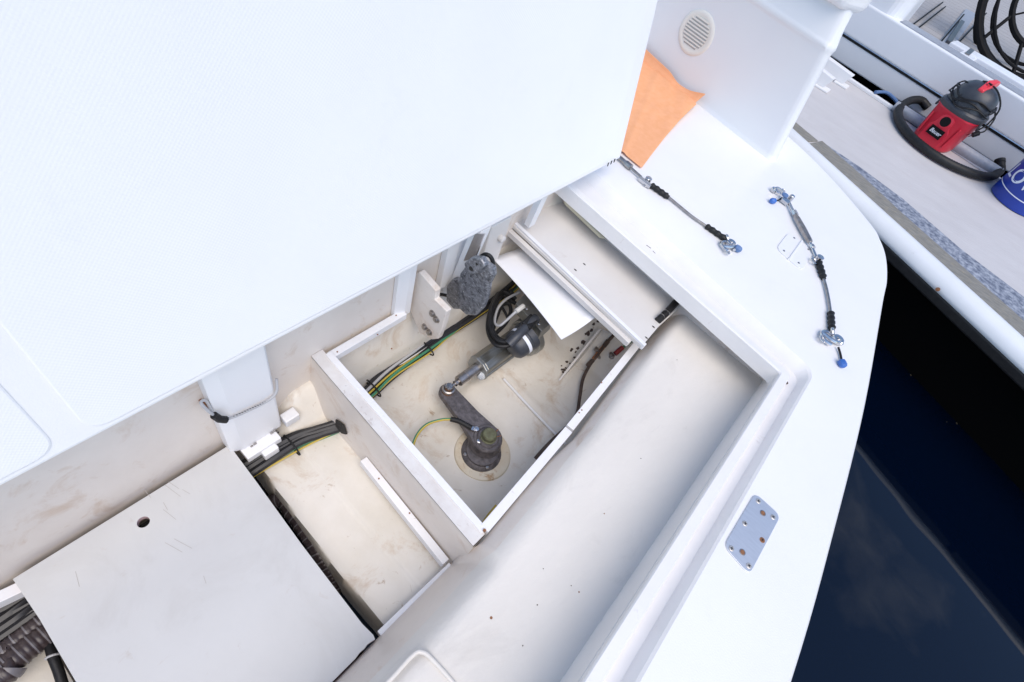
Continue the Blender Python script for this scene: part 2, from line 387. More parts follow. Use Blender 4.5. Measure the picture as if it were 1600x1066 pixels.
for p in ((-0.1114, 0.8574, -0.2005), (-0.1116, 0.8697, -0.2005), (-0.1291, 0.9913, -0.2005), (-0.6437, 0.5889, -0.2065), (-0.6662, 0.6723, -0.2065), (-0.6607, 0.4711, -0.2065), (-0.3626, 0.3795, -0.3645), (-0.2406, 0.3797, -0.3645), (-0.0684, 0.2723, -0.3655), (-0.5856, 0.5902, -0.2080)):
    mk('screw', [(*lathe(p, (0, 0, 1), [(0, .0022), (.001, .0022)], 8), RUST)], boat)

# --- rudder bay floor
def zr(x, y):
    z = -.47
    z += .016*sstep(.02, -.02, x+.43+.075*(y-.53))*-1            # lower strip inboard of the crease
    h = -.395+(-.652-x)*4.2                                        # forward stringer
    if x < -.647: z = max(z, min(-.235, h if x < -.652 else z+(h-z)*((-.647-x)/.005)))
    z += max(0, y-.945)*.10 + max(0, y-1.20)*.5                    # hull rising outboard
    z += .005*sstep(.93, .945, y)*(1-sstep(.945, .975, y))*(x > -.47)
    z += .002*math.sin(x*23+y*11)+.0016*math.sin(y*31-x*17)
    return z
xs_ = sorted(lin(-.69, -.61, 26)+lin(-.606, -.05, 60)+[-.647, -.6525])
mk('rudder_bay_floor', [(*grid(xs_, lin(.43, 1.43, 100), zr), FLOOR)], boat, smooth=True, ang=50)
# --- left bay floor
def zl(x, y):
    yr = .186+.008*math.sin(x*6)+.05*sstep(-.5, -.62, x)*0
    z = -.425+.012*sstep(-.5, -.2, x)*0
    z += .006*sstep(.285, .30, y)
    z += .10*sstep(-.600, -.685, x)*sstep(.24, .36, y)
    z -= .27*sstep(yr, yr-.014, y)
    return z+.002*math.sin(x*19+y*13)
mk('side_bay_floor', [(*grid(lin(-.69, -.07, 70), lin(.13, .41, 66), zl), FLOOR)], boat, smooth=True, ang=60)
def zq(x, y):
    return -.47+.03*math.sin(x*5+1)+.002*math.sin(y*21+x*9)-.16*sstep(-.34, -.27, y)
mk('inboard_bay_floor', [(*grid(lin(-.69, -.07, 30), lin(-2.1, -.2, 60), zq), FLOOR)], boat, smooth=True)
# cable hole in the divider: flat dark patch painted for its unlit depth
mk('cable_hole', [(*prism([(-0.5621, 0.3955, -0.3476), (-0.5289, 0.3955, -0.3307), (-0.5149, 0.3955, -0.3629), (-0.5372, 0.3955, -0.3907), (-0.5626, 0.3955, -0.3831)], (0, -.004, 0)), DARK)], boat)
# stringer gusset with mould spots
gus = mk('gusset', [(*prism([(-0.2650, 1.0769, -0.4520), (-0.2869, 1.3930, -0.4300), (-0.2417, 1.3018, -0.3300), (-0.2878, 1.2856, -0.3450)], (.007, .002, 0)), SHELFB)], boat, bevel=.002)
for i in range(34):
    t = random.random(); a, b = V((-0.2644, 1.0944, -0.4520)), V((-0.3240, 1.3797, -0.4520))
    c = a.lerp(b, t)+V(random.gauss(-.008, .006), random.gauss(0, .008), 0); q = random.uniform(.002, .0045)*(1+1.2*t); n_ = 9
    lp_ = [V(c.x+q*random.uniform(.6, 1.3)*math.cos(k*2*math.pi/n_), c.y+q*random.uniform(.6, 1.4)*math.sin(k*2*math.pi/n_), 0) for k in range(n_)]
    lp_ = [V(p.x, p.y, zr(p.x, p.y)+.0008) for p in lp_]
    mk('mould_spot', [(*prism(lp_, (0, 0, .0006)), MOLD)], gus)
# caulk bead along the floor seam
mk('caulk_bead', [(*tube(cr([(-0.3923, 0.9339, -0.4640), (-0.2850, 0.9256, -0.4630), (-0.1685, 0.9189, -0.4620), (-0.0934, 0.9167, -0.4610)], 6), .0045, 8), BATTEN)], boat, smooth=True)

# --- electronics shelf on the outboard side
zs = -.125
shf = mk('side_shelf', [(*prism([(-0.7157, 1.1750, -0.1250), (-0.1175, 1.1367, -0.1250), (-0.1266, 1.2534, -0.1250), (-.125, 1.40, zs), (-.689, 1.424, zs)], (0, 0, -.012)), SHELFB)], boat, bevel=.0015)
mk('front_lip', [(*beam((-0.7201, 1.1863, -0.1170), (-0.1116, 1.1431, -0.1170), .013, .022), BATTEN)], shf, bevel=.0015)
mk('lower_lip', [(*beam((-0.7252, 1.1648, -0.1390), (-0.1522, 1.1336, -0.1390), .018, .02), SHELFB)], shf, bevel=.0015)
for p in ((-0.4368, 1.2015, -0.1245), (-0.4355, 1.2490, -0.1245), (-0.1262, 1.1753, -0.1245), (-0.1357, 1.2317, -0.1245)):
    mk('screw_slot', [(*prism([V(p)+V(-.006, 0, 0), V(p)+V(0, -.0025, 0), V(p)+V(.006, 0, 0), V(p)+V(0, .0025, 0)], (0, 0, .001)), DARK)], shf)
ll = V((-0.6718, 1.4120, -0.0923)); lr = V((-0.4564, 1.4000, -0.1027))
mk('light_lens', [(*prism([ll+V(0, 0, .012), ll+V(.02, 0, -.012), lr+V(-.02, 0, -.010), lr+V(0, 0, .004)], (0, -.02, 0)), LENS)], boat, bevel=.006, seg=3)

# --- forward lockers: lift column boxes
def column(y0, y1, zb, zt, xf, lid=True):
    c = thing('lift_column', '', 'lift column')
    ch = .028
    poly = [(-.689, y0), (xf-.012, y0), (xf, y0+ch), (xf, y1-.006), (xf-.006, y1), (-.689, y1)]
    lo = [V(x, y, zb) for x, y in poly]; hi = [V(x, y, zt) for x, y in poly]
    v, f = loft([lo, hi]); f += [list(range(6)), list(range(6, 12))]
    mk('housing', [(v, f, WHITEP)], c, bevel=.002)
    return c
c1 = column(.150, .284, -.362, .06, -.640); tag(c1, 'white lift column box with a cord tied round it beside the loose board', 'lift column', 'white lift columns under the lid')
mk('foot', [(*box(-.66, -.612, .17, .262, -.385, -.362), WHITEP)], c1, bevel=.002)
mk('tab', [(*box(-.625, -.597, .205, .245, -.40, -.372), WHITEP)], c1, bevel=.003)
mk('tab', [(*box(-.66, -.63, .29, .33, -.37, -.34), WHITEP)], c1, bevel=.003)
for p in [(401,693), (396,697), (406,697), (427,674), (421,679), (431,677)]:
    pass
for p in ((-0.6380, 0.1958, -0.3634), (-0.6380, 0.2049, -0.3607), (-0.6380, 0.2089, -0.3822), (-0.6380, 0.2511, -0.3592), (-0.6380, 0.2605, -0.3565), (-0.6380, 0.2658, -0.3750)):
    mk('bolt', [(*lathe(p, (1, 0, 0), [(0, .0042), (.004, .0042)], 8), STEELD)], c1)
c2 = column(.672, .728, -.226, .06, -.662); tag(c2, 'narrow white lift column post behind the bolted bracket plate', 'lift column', 'white lift columns under the lid')

# cord round the first column
cd = thing('bungee_cord', 'thin braided cord with black sleeve looped round white lift column', 'cord')
mk('rope', [(*tube(cr([(-0.6500, 0.2959, -0.1503), (-0.6340, 0.2830, -0.1746), (-0.6320, 0.2606, -0.1869), (-0.6320, 0.2062, -0.1794), (-0.6320, 0.1601, -0.1601), (-0.6400, 0.1432, -0.1302), (-0.6520, 0.1353, -0.1009), (-0.6600, 0.1360, -0.0935), (-0.6600, 0.1456, -0.0990), (-0.6500, 0.1458, -0.1247), (-0.6400, 0.1457, -0.1392)], 7), .0034, 8), WGRY)], cd, smooth=True)
mk('sleeve', [(*tube([(-0.6300, 0.1603, -0.1604), (-0.6320, 0.1495, -0.1469), (-0.6370, 0.1432, -0.1287)], .0085, 10), RUBBER)], cd, smooth=True)
mk('eye_screw', [(*lathe((-0.6900, 0.1425, -0.1350), (1, 0, 0), [(0, .004), (.03, .004), (.031, .001)], 8), RUST)], cd)
for k in range(16):
    t = k/15; p = V((-0.6325, 0.2577, -0.1873)).lerp(V((-0.6325, 0.1666, -0.1659)), t); p.z += .002*math.sin(t*3.1)
    mk('braid_fleck', [(*beam(p+V(.0026, -.0015, .003), p+V(.0026, .0015, -.002), .0012, .001, (1, 0, 0)), RUBBER)], cd)

# --- bracket plate with bolts
bp = mk('bracket_plate', [(*prism([(-0.6687, 0.7400, -0.0668), (-0.5988, 0.7400, -0.0789), (-0.5971, 0.7400, -0.1126), (-0.5471, 0.7400, -0.1146), (-0.5494, 0.7400, -0.1998), (-0.5545, 0.7400, -0.2532), (-0.5747, 0.7400, -0.2794), (-0.6254, 0.7400, -0.3034), (-0.6915, 0.7400, -0.2372), (-0.7018, 0.7400, -0.1106)], (0, .02, 0)), CREAM)], boat, bevel=.003)
for p in ((-0.5925, 0.7390, -0.1699), (-0.5746, 0.7390, -0.1778), (-0.6100, 0.7390, -0.2530), (-0.5895, 0.7390, -0.2561)):
    mk('bolt', [(*lathe(p, (0, -1, 0), [(-.001, .0115), (.002, .0115), (.0022, .008), (.007, .008), (.0075, .006)], 12), STEELD)], bp, smooth=True, ang=30)

# --- lid standing open
lo, lu, ln = V(-.593, 0, .078), V(-.225, 0, .9744), V(.9744, 0, .225)
def LP(y, h, d=0): return lo+V(0, y, 0)+lu*h+ln*d
lid = mk('hatch_lid', [(*prism([LP(-2.0, 0), LP(1.533, 0), LP(1.533, .93), LP(-2.0, .93)], -ln*.045), GEL)], boat, bevel=.009, seg=3)
def panel(y0, y1, h0, h1):
    pts = rrect([(y0, h0), (y1, h0), (y1, h1), (y0, h1)], .035, 6)
    a = [LP(p.x, p.y, -.001) for p in pts]; cy_, ch_ = (y0+y1)/2, (h0+h1)/2
    b = [LP(p.x, p.y, .0012) for p in pts]
    c = [LP(p.x-math.copysign(.0025, p.x-cy_), p.y-math.copysign(.0025, p.y-ch_), .0022) for p in pts]
    v, f = loft([a, b, c]); n = len(pts); f.append(list(range(2*n, 3*n)))
    mk('nonskid_panel', [(v, f, NSKID)], lid)
panel(-.038, 1.47, .016, .89); panel(-1.5, -.080, .016, .89)
for q in ((1.4529, 0.0024), (1.4713, 0.0033), (1.4900, 0.0042)):
    mk('slot', [(*prism([LP(q[0]-.003, q[1]-.003, .0012), LP(q[0]+.001, q[1]-.003, .0012), LP(q[0]+.004, q[1]+.008, .0012), LP(q[0]+.000, q[1]+.008, .0012)], ln*.0016), DARK)], lid)
mk('hinge_arm', [(*beam((-.66, 1.2, -.1), (-.64, 1.2, .2), .03, .02), WHITEP)], lid)
mk('hinge_arm', [(*beam((-.66, -.6, -.1), (-.64, -.6, .2), .03, .02), WHITEP)], lid)

# --- bulkhead with vent
wa = R(-8.65); wd_, wn_ = V(math.cos(wa), math.sin(wa), 0), V(math.sin(wa), -math.cos(wa), 0)     # along wall, outward normal
B0 = V(-.29, 2.322, 0)
def WP(s, z, d=0): return B0+wd_*s+wn_*d+V(-.175*z*(1 if s > -.2 else 0), 0, z)
def bulk():
    rows = []
    for z, d in [(-.01, .012), (.004, .006), (.012, .001), (.02, 0), (.40, 0), (.412, .004), (.424, .010), (.436, .006), (.444, 0), (.80, .0)]:
        p = [WP(-2.0, z, d), WP(-.6, z, d)]
        c = [WP(-.03, z, d), WP(-.012, z, d-.002+d*.2), WP(-.002+d*.4, z, d*.3-.010), WP(.004+d*.8, z, -.03)]
        q = V(-.345-.175*z+d, 2.63, z); rows.append(p+c+[q, V(-.36-.175*z, 2.66, z), V(-2.3, 2.96, z)])
    v, f = loft(rows, False); n = len(rows[0]); f.append([(len(rows)-1)*n+i for i in range(n)])
    return v, f
bk = mk('bulkhead', [(*bulk(), GELW)], boat, smooth=True, ang=45)
cap = [WP(-.62, .535, .03), WP(-.02, .535, .03), V(-.35, 2.36, .535), V(-.40, 2.70, .535), V(-1.0, 2.75, .535)]
mk('bulkhead_cap', [(*prism(cap, (0, 0, .28)), GELW)], boat, bevel=.025, seg=4)
vc = V((-0.8733, 2.4105, 0.2159))
vt = mk('vent', [(*lathe(vc, wn_, [(0, .086), (.002, .086), (.0045, .082), (.0055, .076), (.005, .066), (.004, .064), (.0035, .02)], 40), VENTM)], bk, smooth=True, ang=35)
for k in range(-4, 5):
    h = k*.0125; L = math.sqrt(max(0, .060**2-h*h))
    c = vc+wn_*.0042+V(0, 0, h)
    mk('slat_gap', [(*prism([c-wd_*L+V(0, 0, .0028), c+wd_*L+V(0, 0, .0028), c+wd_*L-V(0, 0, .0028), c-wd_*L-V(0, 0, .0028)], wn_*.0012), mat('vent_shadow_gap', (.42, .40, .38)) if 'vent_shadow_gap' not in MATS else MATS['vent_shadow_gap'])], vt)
    mk('slat', [(*prism([c-wd_*L+V(0, 0, .0088), c+wd_*L+V(0, 0, .0088), c+wd_*L+V(0, 0, .0034), c-wd_*L+V(0, 0, .0034)], wn_*.004), VENTM)], vt)

# --- latch plate on the aft deck
pl_pts = [(0.3140, 0.8863, 0.0030), (0.3154, 0.7163, 0.0030), (0.3858, 0.7061, 0.0030), (0.3843, 0.8854, 0.0030)]
pl_r = [V(p.x, p.y, 0) for p in rrect([(p[0], p[1]) for p in pl_pts][::-1], .018, 6)]
lp = mk('latch_plate', [(*prism(pl_r, (0, 0, .003)), PLATE)], boat, bevel=.0008)
def screw(p, r, par, m, ang=0):
    c = V(p); a, b = V(math.cos(ang), math.sin(ang), 0), V(-math.sin(ang), math.cos(ang), 0)
    ch = [(*lathe(c, (0, 0, 1), [(0, r), (.0006, r), (.0012, r*.8)], 14), m)]
    for u, w_ in ((a, b), (b, a)):
        q = c+V(0, 0, .00125); ch.append((*prism([q-u*r*.55-w_*r*.13, q+u*r*.55-w_*r*.13, q+u*r*.55+w_*r*.13, q-u*r*.55+w_*r*.13], (0, 0, .0002)), DARK))
    return mk('screw', ch, par)
for p, a in (((0.3287, 0.8738, 0.0030), .3), ((0.3716, 0.8674, 0.0030), .8), ((0.3285, 0.7993, 0.0030), .5), ((0.3749, 0.7974, 0.0030), 1.1), ((0.3307, 0.7251, 0.0030), .2), ((0.3761, 0.7229, 0.0030), .6)):
    screw(p, .0062, lp, SCREWM if a != 1.1 else RUST, a)
for p in ((0.3494, 0.8557, 0.0030), (0.3527, 0.7371, 0.0030)):
    mk('bolt_hole', [(*lathe(p, (0, 0, 1), [(0, .0072), (.0004, .0072), (.0007, .0055)], 16), STEELD), (*lathe(up(p, .0004), (0, 0, 1), [(0, .0055), (.0005, .0052)], 14), RUST)], lp)
# --- white hinge plate
hp = [(-.031, 1.790), (.081, 1.772), (.072, 1.925), (-.039, 1.930)]
hpl = mk('hinge_plate', [(*prism([V(p.x, p.y, 0) for p in rrect(hp, .028, 6)], (0, 0, .004)), WHITEP)], boat, bevel=.0015)
a, b = V(.025, 1.778, .0042), V(.016, 1.929, .0042)
mk('knuckle', [(*tube([a, b], .0045, 10), WHITEP)], hpl, smooth=True)
for p in ((-0.0063, 1.8050, 0.0040), (-0.0107, 1.9156, 0.0040), (0.0514, 1.9077, 0.0040), (0.0566, 1.7977, 0.0040)):
    mk('screw', [(*lathe(p, (0, 0, 1), [(0, .0042), (.0008, .0042)], 10), STEELD)], hpl)

# ------------------------------------------------------------------ loose cover board over the inboard bay
zc = -.355
brd = [(-0.6695, -0.2943, -0.3550), (-0.6691, 0.1533, -0.3550), (-0.6575, 0.1564, -0.3550), (-0.5478, 0.1532, -0.3550), (-0.3546, 0.1452, -0.3550), (-0.2299, 0.1426, -0.3550), (-0.1218, 0.1408, -0.3550), (-0.0882, 0.1442, -0.3550), (-0.0784, 0.1417, -0.3550), (-0.0823, 0.1240, -0.3550), (-0.0804, 0.1157, -0.3550), (-0.0813, 0.1029, -0.3550), (-.079, .09, zc), (-.079, -.34, zc), (-0.4152, -0.2922, -0.3550), (-0.5637, -0.2909, -0.3550), (-0.6184, -0.2927, -0.3550)]
hc = V((-0.6190, -0.0710, -0.3550))
hole = [(hc.x+.0125*math.cos(k*math.pi/10), hc.y+.0125*math.sin(k*math.pi/10)) for k in range(20)]
outer = [(p[0], p[1]) for p in brd]
fv, ff = fill(outer, [hole], zc)
def wall_(lp_, z0, z1):
    n = len(lp_); v = [V(p[0], p[1], z0) for p in lp_]+[V(p[0], p[1], z1) for p in lp_]
    return v, [[i, (i+1) % n, n+(i+1) % n, n+i] for i in range(n)]
gv, gf = fill(outer, [hole], zc-.014)
cb = mk('cover_board', [(fv, ff, BOARD), (gv, gf, BOARD), (*wall_(outer, zc-.014, zc), BOARDE), (*wall_(hole, zc-.014, zc), BOARDE)])
tag(cb, 'loose white square board with a finger hole lying over the bay', 'board')
for (a, b) in (((-0.6686, 0.0017, -0.3546), (-0.6224, 0.0122, -0.3546)), ((-0.6736, 0.0100, -0.3546), (-0.6408, 0.0191, -0.3546)), ((-0.6188, -0.0283, -0.3546), (-0.5801, -0.0203, -0.3546)), ((-0.5485, -0.0605, -0.3546), (-0.5064, -0.0455, -0.3546)), ((-0.5440, -0.0436, -0.3546), (-0.5008, -0.0276, -0.3546)), ((-0.6350, 0.0233, -0.3546), (-0.6146, 0.0301, -0.3546)), ((-0.6081, -0.2093, -0.3546), (-0.5745, -0.2169, -0.3546)), ((-0.6873, -0.0356, -0.3546), (-0.6598, -0.0341, -0.3546)), ((-0.4331, -0.0396, -0.3546), (-0.4156, -0.0438, -0.3546)), ((-0.6337, -0.0206, -0.3546), (-0.6114, -0.0223, -0.3546))):
    mk('scratch', [(*beam(a, b, .0008, .0002), SCR)], cb)

# ------------------------------------------------------------------ rudder stock and tiller arm
hb = V((-0.2497, 0.6903, -0.4620)); hx, hy, hz0 = hb.x, hb.y, -.468
rud = thing('rudder_tiller', 'dark corroded rudder hub with its tiller arm and green shaft nut', 'tiller', loc=(0, 0, 0))
mk('seal_ring', [(*lathe((hx, hy, hz0-.006), (0, 0, 1), [(0, .09), (.008, .086), (.011, .078), (.011, .052), (.006, .05)], 48), mat('sealant', (.68, .63, .52), (.60, .50, .36), 14, .5, stain=[(24, .58, .70, (.42, .27, .14))]))], rud, smooth=True, ang=40)
mk('flange', [(*lathe((hx-.004, hy-.004, hz0-.002), (0, 0, 1), [(0, .063), (.010, .062), (.015, .057), (.018, .051), (.024, .049), (.028, .03)], 36), CASTI)], rud, smooth=True, ang=35)
for a_ in (2.6, 4.2, 5.8, .9):
    mk('gland_bolt', [(*lathe((hx-.004+.053*math.cos(a_), hy-.004+.053*math.sin(a_), hz0+.010), (0, 0, 1), [(0, .0058), (.007, .0058), (.008, .004)], 6), STEELD)], rud)
AH, AE = V((-0.2643, 0.7071, -0.4320)), V((-0.4574, 0.7240, -0.4320))
def arm():
    a, b = AH, AE; n1 = 12; pts = []
    d = (b-a).normalized(); s = V(-d.y, d.x, 0)
    for k in range(n1+1):
        t = math.pi*(-.5+k/n1); pts.append(b+(d*math.cos(t)+s*math.sin(t))*.027)
    pts.append(a.lerp(b, .45)+s*.034)
    for k in range(n1+1):
        t = math.pi*(.5+k/n1); pts.append(a+(d*math.cos(t)+s*math.sin(t))*.047)
    pts.append(a.lerp(b, .45)-s*.034)
    return prism(pts, (0, 0, .026))
mk('tiller_arm', [(*arm(), CASTI)], rud, bevel=.005, seg=3)
mk('hub', [(*lathe((AH.x, AH.y, -.452), (0, 0, 1), [(0, .052), (.014, .050), (.018, .047), (.044, .046), (.049, .041), (.050, .0)], 32), CASTI)], rud, smooth=True, ang=40)
NT = V((-0.2632, 0.7065, -0.3980))
mk('collar', [(*lathe((NT.x, NT.y, -.406), (0, 0, 1), [(0, .034), (.006, .034), (.010, .030), (.0105, .0)], 24), CASTI)], rud, smooth=True, ang=30)
mk('shaft_nut', [(*lathe((NT.x, NT.y, -.398), (0, 0, 1), [(0, .025), (.004, .025), (.006, .022), (.020, .0215), (.024, .018), (.025, .0)], 20), GREASE)], rud, smooth=True, ang=30)
mk('split_pin', [(*tube([NT+V(.016, .010, .012), NT+V(.026, .022, .022)], .0014, 6), RUST)], rud)
mk('split_pin', [(*tube([NT+V(.006, .016, .012), NT+V(.006, .030, .024)], .0014, 6), RUST)], rud)
mk('clamp_screw', [(*lathe((-0.2729, 0.6769, -0.4040), (0, 0, 1), [(0, .007), (.006, .007), (.007, .005)], 12), STEEL)], rud)
# pivot bolt with rusty washers
mk('washer', [(*lathe((AE.x, AE.y, -.406), (0, 0, 1), [(0, .019), (.003, .019), (.003, .0155), (.007, .0155), (.007, .0175), (.010, .0175)], 20), RUST)], rud, smooth=True, ang=30)
mk('pivot_bolt', [(*lathe((AE.x, AE.y, -.385), (0, 0, 1), [(0, .0125), (.002, .0130), (.008, .0130), (.010, .011), (.0102, .0)], 6), STEEL)], rud)

# bonding wire on the tiller
bw = thing('bonding_wire', 'yellow green earth wire clamped onto the tiller arm', 'wire')
bwp = [(-0.3802, 0.5174, -0.4550), (-0.3965, 0.5342, -0.4400), (-0.4127, 0.5661, -0.4280), (-0.4143, 0.6029, -0.4150), (-0.3958, 0.6405, -0.4050), (-0.3765, 0.6634, -0.4000)]
mk('wire', [(*tube(cr(bwp, 8), .0045, 10), WYEL)], bw, smooth=True)
mk('green_stripe', [(*tube(cr([V(p)+V(-.0012, -.0012, .0014) for p in bwp], 8), .0032, 8), WGRN)], bw, smooth=True)
mk('sleeve', [(*tube(cr([(-0.3787, 0.6599, -0.3990), (-0.3588, 0.6725, -0.3970), (-0.3349, 0.6816, -0.3970), (-0.3162, 0.6878, -0.3970)], 6), .0078, 10), RUBBER)], bw, smooth=True)
mk('lug', [(*beam((-0.3237, 0.6837, -0.3950), (-0.3009, 0.6978, -0.3990), .012, .003), STEEL), (*lathe((-0.3052, 0.6968, -0.4000), (0, 0, 1), [(0, .008), (.005, .008), (.006, .004)], 10), STEEL)], bw)

# ------------------------------------------------------------------ steering ram
ram = thing('steering_ram', 'aluminium steering ram with black motor reaching to the tiller arm', 'ram')
ra0, ax = V(AE.x, AE.y, -.384), V(.012, 1, .004)
ax = ax.normalized()
def RA(t, x=0, z=0): return ra0+ax*t+V(x, 0, z)
mk('rod_end', [(*ring(ra0+V(0, 0, -.012), (0, 0, 1), .0155, .006, 24, 8), STEELD), (*lathe(RA(.014, 0, -.008), ax, [(0, .006), (.012, .006), (.012, .010), (.022, .010), (.022, .0085), (.028, .0085)], 8), STEELD)], ram, smooth=True, ang=35)
mk('rod', [(*lathe(RA(.040, 0, -.008), ax, [(0, .0155), (.002, .0175), (.030, .0175), (.031, .0160), (.033, .0178), (.12, .0178)], 28), STEELD)], ram, smooth=True, ang=30)
def hexbody(t0, t1, r, zo=-.010):
    a, b = RA(t0, 0, zo), RA(t1, 0, zo); pr = []
    for (x, z) in ((-.034, -.016), (-.030, .018), (-.012, .030), (.012, .030), (.030, .018), (.034, -.016), (.022, -.034), (-.022, -.034)):
        pr.append(a+V(x*r*1.2, 0, z*r*1.15))
    return prism(pr, b-a)
mk('cylinder', [(*hexbody(.135, .40, 1.0), ALUB)], ram, bevel=.003)
mk('tie_rod', [(*tube([RA(.128, .038, -.014), RA(.405, .038, -.014)], .0055, 10), ALU)], ram, smooth=True)
mk('end_cap', [(*hexbody(.125, .136, 1.03), ALU)], ram, bevel=.003)
mk('corrosion_crust', [(*lathe(RA(.120, .016, -.020), (1, .4, -.3), [(0, .012), (.012, .016), (.02, .012), (.024, .003)], 9), CORR)], ram, smooth=True)
mk('label', [(*beam(RA(.155, -.030, .0115), RA(.19, -.030, .0115), .007, .0006, (-.55, 0, .83)), LBLK)], ram)
# gear housing and motor
gh = V(-.438, 1.075, -.380)
mk('gear_housing', [(*lathe(gh+V(0, -.03, -.01), (0, 1, .05), [(0, .056), (.004, .062), (.020, .062), (.022, .067), (.045, .067), (.05, .058), (.06, .05)], 32), ALU)], ram, smooth=True, ang=30)
mk('mount_plate', [(*prism([(-0.5171, 1.0565, -0.2720), (-0.5283, 1.1178, -0.2720), (-0.3908, 1.1057, -0.2720), (-0.3867, 1.0408, -0.2720)], (0, .012, -.055)), ALU)], ram, bevel=.003)
mot = mk('motor', [(*lathe((-0.4167, 0.9406, -0.3250), (.05, .9, .25), [(0, .015), (.004, .034), (.013, .043), (.03, .047), (.062, .047), (.065, .050), (.085, .050)], 28), RUBG)], ram, smooth=True, ang=40)
mk('motor_band', [(*lathe(V((-0.4167, 0.9406, -0.3250))+V(.05, .9, .25).normalized()*.042, (.05, .9, .25), [(0, .0476), (.012, .0476)], 28), LETT)], mot, smooth=True, ang=30)
mk('cable_boot', [(*tube(cr([(-0.4201, 0.9213, -0.2800), (-0.4199, 0.9536, -0.2620), (-0.4253, 1.0094, -0.2550), (-0.4263, 1.0498, -0.2500)], 5), .016, 12, rad=None), RUBG)], ram, smooth=True)
mk('connector', [(*beam((-0.4240, 0.9921, -0.2400), (-0.4306, 1.0438, -0.2400), .034, .03), RUBBER)], ram, bevel=.004)
for p in ((-0.4867, 1.0579, -0.2620), (-0.4748, 1.0609, -0.2620), (-0.4181, 1.0459, -0.2620), (-0.4077, 1.0471, -0.2620), (-0.4218, 1.0275, -0.2620)):
    mk('bolt', [(*lathe(p, (0, -.3, 1), [(0, .005), (.006, .005), (.007, .003)], 8), STEEL)], ram)
mk('housing_bolt', [(*lathe((-0.3830, 1.0070, -0.3000), (0, -.7, .7), [(0, .008), (.005, .008), (.006, .004)], 8), CORR)], ram)
# motor cables
cbl = thing('motor_cable', 'black coiled motor cable beside the steering ram', 'cable')
for k, (dx, dz, r) in enumerate(((0, 0, .0075), (.016, .006, .0072), (-.010, .012, .007), (.006, .018, .0065))):
    pts = [(-0.4256, 0.9461, -0.2900), (-0.4354, 0.9239, -0.3000), (-0.4682, 0.9163, -0.3100), (-0.5104, 0.9372, -0.3150), (-0.5482, 0.9803, -0.3200), (-0.5855, 1.0502, -0.3300), (-0.5982, 1.0962, -0.3400), (-0.5782, 1.1151, -0.3400), (-0.5567, 1.1157, -0.3400)]
    pts = [V(p)+V(dx*math.sin(i), dx*math.cos(i*1.3), dz) for i, p in enumerate(pts)]
    mk('cable', [(*tube(cr(pts, 6), r, 8), RUBBER)], cbl, smooth=True)
mk('cable', [(*tube(cr([(-0.5123, 0.9622, -0.3300), (-0.5351, 0.9981, -0.3300), (-0.5619, 1.0547, -0.3300), (-0.5533, 1.0816, -0.3300), (-0.5241, 1.0603, -0.3300), (-0.5025, 1.0116, -0.3300), (-0.4930, 0.9578, -0.3300)], 6), .007, 8), RUBBER)], cbl, smooth=True)
mk('cable', [(*tube(cr([(-0.5653, 1.0568, -0.3350), (-0.5328, 1.0453, -0.3350), (-0.5086, 1.0326, -0.3350)], 6), .005, 8), RUBBER)], cbl, smooth=True)
gw = thing('sensor_lead', 'grey thin lead plugged into the ram housing', 'cable')
mk('lead', [(*tube(cr([(-0.4846, 1.0442, -0.2500), (-0.4858, 1.0129, -0.2550), (-0.4901, 0.9865, -0.2800), (-0.4966, 0.9636, -0.3000), (-0.5203, 0.9700, -0.3100), (-0.5577, 1.0276, -0.3200), (-0.5688, 1.0845, -0.3200), (-0.5580, 1.1358, -0.3100)], 7), .0045, 8), WGRY)], gw, smooth=True)
mk('plug', [(*tube([(-0.4849, 1.0502, -0.2480), (-0.4852, 1.0142, -0.2520)], .0085, 8), WWHT)], gw, smooth=True)

# ------------------------------------------------------------------ lift motor (mottled casting on a square tube)
lm = thing('lift_motor', 'mottled grey cast lift motor on a square tube under the lid', 'motor')
def flat_cast(poly_px, dy): return prism(poly_px, (0, dy, 0))
mk('motor_case', [(*flat_cast([(-0.6024, 0.8300, -0.0683), (-0.5853, 0.8300, -0.0065), (-0.5609, 0.8300, 0.0299), (-0.5354, 0.8300, 0.0334), (-0.5084, 0.8300, 0.0385), (-0.4993, 0.8300, 0.0174), (-0.5038, 0.8300, -0.0224), (-0.4969, 0.8300, -0.0691), (-0.4990, 0.8300, -0.1220), (-0.5126, 0.8300, -0.1659), (-0.5427, 0.8300, -0.1946), (-0.5757, 0.8300, -0.1953), (-0.5920, 0.8300, -0.1524)], .022), HAMM)], lm, bevel=.006, seg=3)
mk('gear_case', [(*flat_cast([(-0.6498, 0.8450, -0.1753), (-0.6353, 0.8450, -0.1301), (-0.5979, 0.8450, -0.1059), (-0.5702, 0.8450, -0.1497), (-0.5715, 0.8450, -0.2080), (-0.6031, 0.8450, -0.2407), (-0.6394, 0.8450, -0.2341)], .022), HAMM)], lm, bevel=.006, seg=3)
mk('top_case', [(*flat_cast([(-0.5913, 0.8200, -0.0110), (-0.5741, 0.8200, 0.0263), (-0.5447, 0.8200, 0.0500), (-0.5248, 0.8200, 0.0392), (-0.5350, 0.8200, 0.0004), (-0.5694, 0.8200, -0.0366)], .022), HAMM)], lm, bevel=.005, seg=2)
mk('case_hole', [(*lathe((-0.5626, 0.8195, -0.0047), (0, -1, 0), [(0, .0072), (.0006, .0070)], 14), DARK)], lm)
mk('case_hole', [(*lathe((-0.5489, 0.8195, 0.0250), (0, -1, 0), [(0, .0042), (.0006, .0040)], 12), DARK)], lm)
